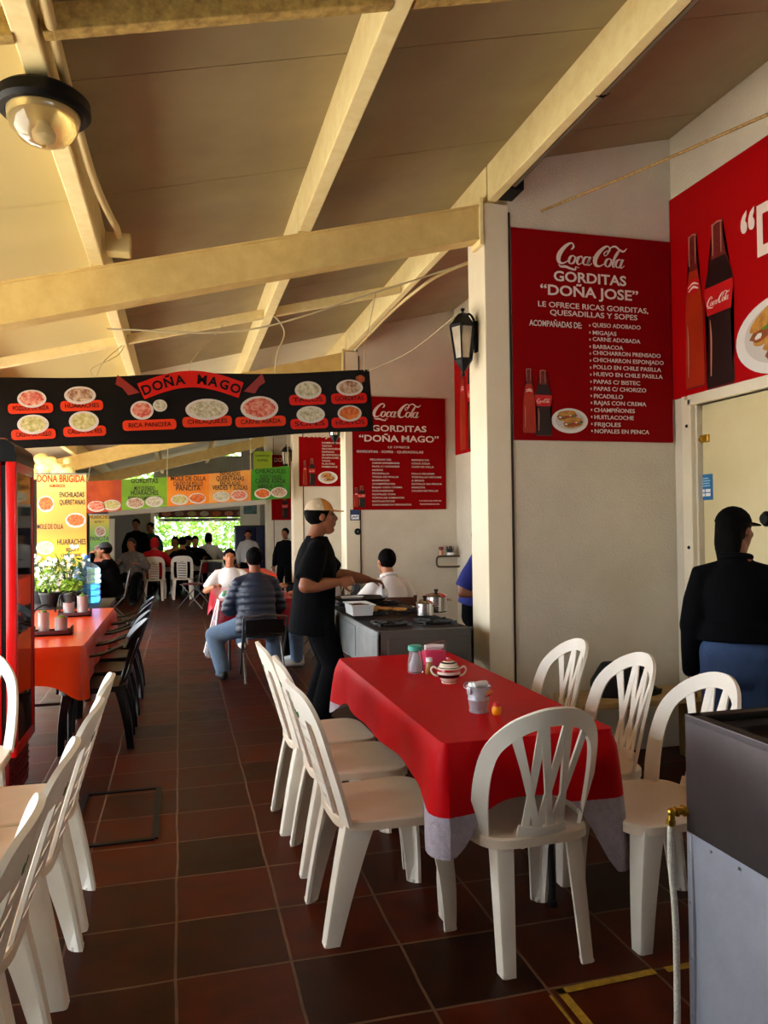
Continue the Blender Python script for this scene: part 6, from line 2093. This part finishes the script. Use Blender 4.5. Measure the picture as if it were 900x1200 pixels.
def person(label, loc, rotz, skin, k=1.0, seated=False, wr=((-.22, .1, .75), (.22, .1, .75)), pole=((-.4, -.5, -.3), (.4, -.5, -.3)), lean=.0, head_pitch=0.0, head_yaw=0.0,
           shirt=None, sleeve='short', trousers=None, ankles=None, knee_pole=None, voxel=.012, hair='short', hairm=None, cap=None, shirt_low=None, hand_n=((0, 0, -1), (0, 0, -1)), hand_d=(None, None), curl=.5, shoes=None, group=None, apron=None, hip=None, loose=1.0, collar=None, puffer=False, beard=False, stripes=None, arm=1.0):
    t = thing('person', label, 'person', loc, rotz, group)
    hz = hip if hip is not None else (.52 if seated else .90)
    rx = Matrix.Rotation(-lean, 3, 'X')
    hipc = V((0, 0, hz))
    def up(x, y, z): return hipc + rx @ V((x, y, z))
    S0 = {}
    spine = [up(0, 0, -.04), up(0, .005, .10), up(0, .012, .20), up(0, .008, .33), up(0, -.004, .41), up(0, -.012, .465)]
    nb, nt = up(0, -.012, .49), up(0, .018, .560)
    hp = up(0, .030, .638)
    HM = Matrix.Translation(hp) @ Matrix.Rotation(head_yaw, 4, 'Z') @ Matrix.Rotation(-head_pitch - lean * .3, 4, 'X')
    sh = [up(-.166, -.005, .405), up(.166, -.005, .405)]
    hips = [hipc + V((-.092, 0, -.02)), hipc + V((.092, 0, -.02))]
    if ankles is None:
        ankles = ((-.13, .40, .085), (.13, .40, .085)) if seated else ((-.11, -.01, .085), (.11, .02, .085))
    if knee_pole is None:
        knee_pole = ((-.15, .6, 1), (.15, .6, 1)) if seated else ((0, 1, 0), (0, 1, 0))
    elb, wri, kne, ank = [], [], [], []
    for i in range(2):
        e, w = two_bone(sh[i], wr[i], .285, .255, pole[i]); elb.append(e); wri.append(w)
        q, a = two_bone(hips[i], ankles[i], .42, .415, knee_pole[i]); kne.append(q); ank.append(a)
    # --- body
    b = BM()
    add_loft(b, spine, [.135, .122, .125, .140, .150, .09], [.10, .092, .096, .104, .088, .06], (1, 0, 0), 20)
    add_loft(b, [nb - V((0, 0, .03)), nb, nt], [.064, .056, .056], [.056, .056, .060], (1, 0, 0), 14)
    add_head(b, HM)
    for i in range(2):
        s = (-1, 1)[i]
        add_loft(b, [up(s * .07, -.006, .43), sh[i], sh[i].lerp(elb[i], .3), sh[i].lerp(elb[i], .7), elb[i]], [.042, .050 * arm, .048 * arm, .044 * arm, .040 * arm], [.042, .052 * arm, .05 * arm, .045 * arm, .040 * arm], (0, 1, 0.01), 12)
        add_loft(b, [elb[i], elb[i].lerp(wri[i], .3), elb[i].lerp(wri[i], .75), wri[i]], [.040 * arm, .044 * arm, .033 * arm, .027], [.040 * arm, .042 * arm, .031 * arm, .021], (0, 0, 1), 12)
        d = V(hand_d[i]) if hand_d[i] else (wri[i] - elb[i]).normalized()
        n = V(hand_n[i])
        side = d.cross(n) * (1 if s < 0 else -1)
        add_hand(b, wri[i], d, n, side, curl, 1, 1.0)
        add_loft(b, [hips[i], hips[i].lerp(kne[i], .5), kne[i]], [.078, .068, .052], [.085, .07, .054], (1, 0, 0.01), 14)
        add_loft(b, [kne[i], kne[i].lerp(ank[i], .3), ank[i].lerp(kne[i], .15), ank[i]], [.052, .053, .036, .034], [.054, .058, .038, .036], (1, 0, 0.01), 14)
        fd = V((s * .12, 1, 0)).normalized()
        add_loft(b, [ank[i] + V((0, 0, -.04)) - fd * .035, ank[i] + V((0, 0, -.045)) + fd * .06, ank[i] + V((0, 0, -.058)) + fd * .14], [.034, .042, .036], [.036, .032, .02], (1, 0, 0), 12)
    b = realize(b, voxel if voxel < .011 else voxel * .85, 3)
    bmesh.ops.scale(b, vec=(k, k, k), verts=b.verts)
    obj('body', b, skin, t)
    # eyes
    for s in (-1, 1):
        b = BM(); add_ball(b, HM @ V((s * .031, .0805, .014)), .0095, (1, .8, .6), HM.to_3x3()); bmesh.ops.scale(b, vec=(k, k, k), verts=b.verts); obj('eye', b, M_eye, t)
    # --- trousers
    if trousers:
        b = BM()
        add_loft(b, [up(0, 0, -.09 if not seated else -.05), up(0, 0, .02), up(0, 0, .10)], [.160, .172, .150], [.125, .130, .118], (1, 0, 0), 20)
        for i in range(2):
            add_loft(b, [hips[i] + V((0, 0, .02)), hips[i].lerp(kne[i], .45), kne[i]], [.104, .096, .082], [.114, .100, .084], (1, 0, 0.01), 16)
            add_loft(b, [kne[i], kne[i].lerp(ank[i], .35), kne[i].lerp(ank[i], .98)], [.082, .080, .070], [.084, .084, .072], (1, 0, 0.01), 16, True)
        b = realize(b, max(voxel, .012), 3)
        bmesh.ops.scale(b, vec=(k, k, k), verts=b.verts); obj('trousers', b, trousers, t)
    # --- shirt
    if shirt:
        b = BM()
        low = shirt_low if shirt_low is not None else -.08
        g = .016 * loose
        zz = [low, low + .10, .16, .30, .39, .440, .478, .500]
        add_loft(b, [up(0, .0 if z_ < .1 else .006, z_) for z_ in zz], [.196 + g * .5, .176 + g * .8, .150 + g, .158 + g, .156 + g * .5, .118 + g * .2, .088, .076], [.150 + g * .7, .136 + g * .8, .118 + g, .120 + g, .106 + g * .7, .094 + g * .4, .084, .076], (1, 0, 0), 24, False)
        for i in range(2):
            s = (-1, 1)[i]
            end = elb[i] if sleeve == 'long' else sh[i].lerp(elb[i], .86)
            add_loft(b, [up(s * .05, -.008, .438), sh[i] + V((0, 0, .0)), sh[i].lerp(end, .5), end], [.050, .059 * arm, .064 * arm + g * .4, .060 * arm + g * .5], [.054, .065 * arm, .066 * arm + g * .4, .062 * arm + g * .5], (0, 1, 0.01), 16, sleeve == 'long')
            if sleeve == 'long':
                add_loft(b, [elb[i], elb[i].lerp(wri[i], .5), elb[i].lerp(wri[i], .97)], [.060 + g * .4, .050 + g * .4, .040 + g * .3], [.060 + g * .4, .050 + g * .4, .040 + g * .3], (0, 0, 1), 14)
        if puffer:
            pass
        b = realize(b, max(voxel, .010), 3)
        if puffer:
            inv = rx.transposed()
            for v in b.verts:
                z_ = (inv @ (v.co - hipc)).z
                v.co += v.normal * (.010 * abs(math.sin((z_ + .02) * PI / .066)) - .002)
        bmesh.ops.scale(b, vec=(k, k, k), verts=b.verts)
        so = obj('shirt' if not puffer else 'puffer_jacket', b, shirt, t)
        if stripes is not None:
            pass
        if collar:
            b = BM(); add_tube(b, [nb + rx @ V((.074 * math.cos(2 * PI * j / 20), .066 * math.sin(2 * PI * j / 20) + .004, .012 - .012 * math.sin(2 * PI * j / 20))) for j in range(20)], .016, 8, True)
            bmesh.ops.scale(b, vec=(k, k, k), verts=b.verts); obj('collar', b, collar, so)
    if apron:
        b = BM()
        add_loft(b, [up(0, .03, -.42 if not seated else -.06), up(0, .03, -.1), up(0, .03, .12), up(0, .035, .34)], [.18, .175, .155, .11], [.125, .125, .122, .10], (1, 0, 0), 20, False)
        bmesh.ops.bisect_plane(b, geom=list(b.verts) + list(b.edges) + list(b.faces), plane_co=up(0, .02, 0), plane_no=(0, -1, 0), clear_outer=True)
        bmesh.ops.scale(b, vec=(k, k, k), verts=b.verts); obj('apron', b, apron, t)
    # --- shoes
    for i in range(2):
        s = (-1, 1)[i]
        fd = V((s * .12, 1, 0)).normalized()
        a = ank[i]
        b = BM()
        add_loft(b, [a + V((0, 0, -.035)) - fd * .045, a + V((0, 0, -.040)) + fd * .05, a + V((0, 0, -.052)) + fd * .15], [.042, .050, .044], [.048, .042, .030], (1, 0, 0), 14)
        for v in b.verts: v.co.z = max(v.co.z, a.z - .083)
        bmesh.ops.scale(b, vec=(k, k, k), verts=b.verts); obj('shoe', b, shoes or M_shoe, t)
    # --- hair
    hm = hairm or M_hair
    if hair:
        b = BM()
        R = HM.to_3x3()
        add_ball(b, HM @ V((0, -.022, .032)), .1, (.84, 1.0, .985), R, 3)
        if hair == 'long':
            add_loft(b, [HM @ V((0, -.05, .02)), HM @ V((0, -.068, -.07)), HM @ V((0, -.072, -.16))], [.080, .078, .06], [.06, .045, .03], R @ V((1, 0, 0)), 14)
        if hair == 'bob':
            add_loft(b, [HM @ V((0, -.03, .02)), HM @ V((0, -.04, -.06)), HM @ V((0, -.045, -.10))], [.088, .088, .07], [.07, .058, .04], R @ V((1, 0, 0)), 14)
        b = realize(b, .010, 2)
        bmesh.ops.bisect_plane(b, geom=list(b.verts) + list(b.edges) + list(b.faces), plane_co=HM @ V((0, .062, .052)), plane_no=R @ V((0, .86, -.5)), clear_outer=True)
        if hair == 'short':
            bmesh.ops.bisect_plane(b, geom=list(b.verts) + list(b.edges) + list(b.faces), plane_co=HM @ V((0, -.06, -.060)), plane_no=R @ V((0, .45, -1)), clear_outer=True)
            for v in b.verts:
                v.co += v.normal * random.Random(int(v.co.x * 9e3) ^ int(v.co.z * 7e3)).uniform(0, .004)
        bmesh.ops.scale(b, vec=(k, k, k), verts=b.verts); obj('hair', b, hm, t)
    if cap:
        mc, mb, yaw_ = cap
        R = HM.to_3x3()
        HC = HM @ Matrix.Rotation(yaw_, 4, 'Z')
        b = BM(); add_ball(b, HC @ V((0, -.016, .036)), .1, (.90, 1.07, 1.02), HC.to_3x3(), 3)
        bmesh.ops.bisect_plane(b, geom=list(b.verts) + list(b.edges) + list(b.faces), plane_co=HC @ V((0, 0, .046)), plane_no=HC.to_3x3() @ V((0, -.10, -1)), clear_outer=True)
        if mb is not mc:
            bb = b.copy()
            bmesh.ops.bisect_plane(b, geom=list(b.verts) + list(b.edges) + list(b.faces), plane_co=HC @ V((0, .012, .05)), plane_no=HC.to_3x3() @ V((0, -1, -.15)), clear_outer=True)
            bmesh.ops.bisect_plane(bb, geom=list(bb.verts) + list(bb.edges) + list(bb.faces), plane_co=HC @ V((0, .012, .05)), plane_no=HC.to_3x3() @ V((0, 1, .15)), clear_outer=True)
            bmesh.ops.scale(bb, vec=(k, k, k), verts=bb.verts)
        bmesh.ops.scale(b, vec=(k, k, k), verts=b.verts)
        co = obj('cap', b, mc, t)
        if mb is not mc:
            obj('cap_back', bb, mb, co)
        b = BM()
        P_ = []
        for j in range(13):
            a = -1.25 + 2.5 * j / 12
            P_.append((.085 * math.sin(a), .052 + .118 * math.cos(a) ** .8 if math.cos(a) > 0 else .052))
        for j in range(12, -1, -1):
            a = -1.25 + 2.5 * j / 12
            P_.append((.083 * math.sin(a), .030 + .052 * math.cos(a)))
        top = [b.verts.new(HC @ V((x, y, .052 - .9 * x * x - (y - .06) * .18))) for x, y in P_]
        bot = [b.verts.new(HC @ V((x, y, .046 - .9 * x * x - (y - .06) * .18))) for x, y in P_]
        n_ = len(P_)
        for j in range(12):
            b.faces.new((top[j], top[j + 1], top[n_ - 2 - j], top[n_ - 1 - j])); b.faces.new((bot[j], bot[n_ - 1 - j], bot[n_ - 2 - j], bot[j + 1]))
        for j in range(n_): b.faces.new((top[j], bot[j], bot[(j + 1) % n_], top[(j + 1) % n_]))
        bmesh.ops.scale(b, vec=(k, k, k), verts=b.verts); obj('cap_brim', b, mc, co)
    return t, HM

M_capt = mat('cap_tan', (196, 132, 60), .8); M_capb = mat('cap_beige_mesh', (196, 176, 146), .85, bump=(200, .4)); M_capk = mat('cap_black', (6, 6, 7), .9, spec=.1)
# the cook
cook, HMc = person('person in black T-shirt and tan cap, cooking at the range', (.945, 5.62, 0), math.radians(-93), M_skin_d, 1.02, wr=((-.22, .455, 1.055), (.20, .165, 1.075)), pole=((-.5, -.1, -1), (.35, -1, -.35)),
       lean=.06, head_pitch=-.08, shirt=M_blk_shirt, sleeve='short', trousers=M_blk_trou, voxel=.0075, cap=(M_capt, M_capb, 0), shirt_low=-.20, hand_n=((.1, .2, -1), (-1, .1, -.3)), curl=.55, loose=2.1, arm=1.2)
# cook's white napkin held in the far hand
w = V((.945, 5.62, 0)) + Matrix.Rotation(math.radians(-93), 3, 'Z') @ V((-.22, .57, 1.0))
t = thing('napkin', 'crumpled white napkin in the far hand of the cook', 'napkin', (w.x, w.y, w.z))
b = BM(); add_loft(b, [(0, 0, .03), (.01, .0, .0), (.02, 0, -.04), (.03, .01, -.075)], [.012, .022, .030, .012], [.008, .012, .018, .006], (1, 0, 0), 12); obj('cloth', b, M_salt, t)
# person in black by the door
person('person in black jacket, black cap and jeans standing before the cream door, back turned', (2.71, 3.30, 0), math.radians(-42), M_skin_d, .94, wr=((-.245, .03, .70), (.245, .05, .72)), pole=((-.3, -.8, 0), (.3, -.8, 0)),
       head_yaw=-.55, shirt=M_blk_shirt, sleeve='long', trousers=M_denim, voxel=.011, hair='long', cap=(M_capk, M_capk, 0), shirt_low=.05, curl=.35, loose=1.9, collar=M_blk_shirt, hand_n=((1, 0, 0), (-1, 0, 0)))
# puffer jacket
person('person in striped navy puffer jacket and light jeans, sitting with their back to us', (.735, 7.74, 0), math.radians(4), M_skin_d, 1.0, True, wr=((-.20, .36, .80), (.20, .36, .80)), pole=((-.35, -.5, -1), (.35, -.5, -1)),
       lean=.14, head_pitch=-.15, shirt=mat('navy_puffer', (34, 42, 60), .45, bump=(30, .15)), sleeve='long', trousers=M_denim_l, ankles=((-.33, .02, .085), (.16, .02, .085)), knee_pole=((-.8, 1.2, .6), (.2, 1, 1)), voxel=.011, shirt_low=-.09, loose=2.2, puffer=True, hip=.54)
# person in white shirt behind the range
person('person in white shirt sitting behind the range, back turned', (1.92, 7.0, 0), math.radians(12), M_skin, .98, True, wr=((-.2, .36, .78), (.2, .36, .78)), lean=.10, head_pitch=-.12, shirt=mat('white_shirt', (226, 218, 212), .8, bump=(20, .2)), sleeve='short', trousers=M_blk_trou, voxel=.011, loose=1.5, collar=MATS['white_shirt'], hip=.545)
# blue shirt behind the near pillar
person('person in blue polo shirt behind the near pillar, only one arm showing', (2.395, 6.05, 0), math.radians(-122), M_skin_d, .90, wr=((-.10, .36, 1.10), (.17, .17, 1.06)), pole=((-.5, -.3, -1), (.2, -1, -.45)),
       lean=.1, arm=1.25, shirt=mat('royal_blue_polo', (20, 30, 112), .8, bump=(20, .2)), sleeve='short', trousers=M_blk_trou, voxel=.011, loose=1.8, shirt_low=.02)
# eating man with dark cap
person('person in dark jacket and cap eating at the magenta table, facing left', (-1.0, 12.6, 0), math.radians(82), M_skin_d, .99, True, wr=((-.04, .30, 1.10), (.16, .36, .80)), pole=((-.7, -.1, -.8), (.6, -.2, -.8)),
       lean=.16, head_pitch=-.1, shirt=M_blk_shirt, sleeve='long', trousers=M_blk_trou, voxel=.013, cap=(mat('cap_charcoal', (38, 38, 46), .8), MATS['cap_charcoal'], 0), loose=2.2, hip=.545)
# far seated people
M_redhood = mat('red_hoodie', (200, 14, 30), .8)
def sit(label, px, Y, rz, shirt, hairm=None, hair='short', k=1.0, **kw):
    x = onY(px, 660, Y).x
    a = dict(seated=True, wr=((-.2, .36, .80), (.2, .36, .80)), lean=.12, shirt=shirt, sleeve='long', trousers=M_blk_trou, voxel=.016, hair=hair, hairm=hairm, loose=1.6, hip=.545)
    a.update(kw)
    return person(label, (x, Y, 0), math.radians(rz), M_skin, k, **a)
o, HMr = sit('person in red hooded top on a far white chair, hood up', 181, 16.72, 0, M_redhood, M_redhood, 'bob')
sit('person in black on a far white chair, right of the red hood', 214, 16.85, 0, M_blk_shirt)
sit('person in white on the farthest white chair, dark hair', 245, 18.85, 5, mat('white_top', (236, 234, 230), .8), None, 'bob', 1.05)
sit('person in ochre top facing us at the far table', 206, 18.45, 172, mat('ochre_top', (196, 140, 76), .8), M_hair, 'bob')
sit('person in black with a white print on the chest at the far table', 228, 18.5, 188, M_blk_shirt)
sit('person in dark clothes and cap between the ochre top and the white print', 219, 19.6, 200, M_blk_shirt, cap=(M_capk, M_capk, 0))
sit('person in grey plaid shirt sitting left of the red hood, facing us', 156, 16.2, 165, mat('plaid_grey', (120, 110, 104), .8, noise=(30, .8), col2=(60, 56, 56)), M_hairb, 'bob')
b = BM(); add_shape(b, Face((onY(226, 648, 18.36).x, 18.33, onY(226, 645, 18.36).z), (1, 0, 0), (0, 0, 1)), ell(0, 0, .08, .09)); b.free()
# standing far people
def stand(label, px, Y, rz, shirt, k=1.0, hairm=None, **kw):
    x = onY(px, 660, Y).x
    a = dict(wr=((-.24, .12, .82), (.24, .12, .82)), shirt=shirt, sleeve='long', trousers=M_blk_trou, voxel=.016, hairm=hairm, loose=1.6)
    a.update(kw)
    return person(label, (x, Y, 0), math.radians(rz), M_skin_d, k, **a)
stand('person in black standing tall before the grey partition at the back', 160, 18.6, 170, M_blk_shirt, 1.03)
stand('person in dark green standing at the left end of the back opening', 177, 19.0, 150, mat('dark_green_top', (16, 74, 60), .8), .98)
stand('person in pale sleeves and black apron standing before the navy cabinet', 291, 17.4, 172, mat('pale_grey_shirt', (176, 172, 170), .8), .86, apron=M_blk_trou)
stand('person in black with a pale collar standing by the third pillar', 335, 15.4, 150, M_blk_shirt, .88, collar=MATS['pale_grey_shirt'])
# around the crimson table
person('person in black sitting at the wall side of the crimson table, facing left', (1.60, 9.1, 0), math.radians(85), M_skin_d, .98, True, wr=((-.2, .36, .80), (.2, .36, .80)), lean=.15, shirt=M_blk_shirt, sleeve='long', trousers=M_blk_trou, voxel=.013, loose=1.6, hip=.545)
person('person in pale grey top at the crimson table, half hidden behind the cook', (1.60, 8.30, 0), math.radians(82), M_skin, .95, True, wr=((-.05, .38, .80), (.2, .34, .80)), lean=.12, shirt=mat('pale_grey_top', (186, 184, 186), .8), sleeve='long', trousers=M_denim_l, voxel=.013, loose=1.6, hip=.56, shoes=M_salt)
person('person in white blouse facing us across the crimson table, behind the puffer jacket', (.62, 10.1, 0), math.radians(178), M_skin, .93, True, wr=((-.2, .34, .82), (.2, .34, .82)), lean=.1, shirt=MATS['white_top'], sleeve='short', trousers=M_denim_l, voxel=.013, hair='bob', loose=1.5, hip=.56, shoes=M_salt)
metal_chair('black folding chair at the far end of the crimson table', (.62, 10.12, 0), math.radians(180), M_vblk)
for (px, Y, rz, lab) in ((206, 18.45, 180, 'black folding chair under the person in the ochre top'), (228, 18.5, 180, 'black folding chair under the person with the white chest print'), (219, 19.6, 200, 'black folding chair under the person in the dark cap at the far table'), (156, 16.2, 165, 'black folding chair under the person in grey plaid')):
    metal_chair(lab, (onY(px, 660, Y).x, Y + .02, 0), math.radians(rz), M_vblk)
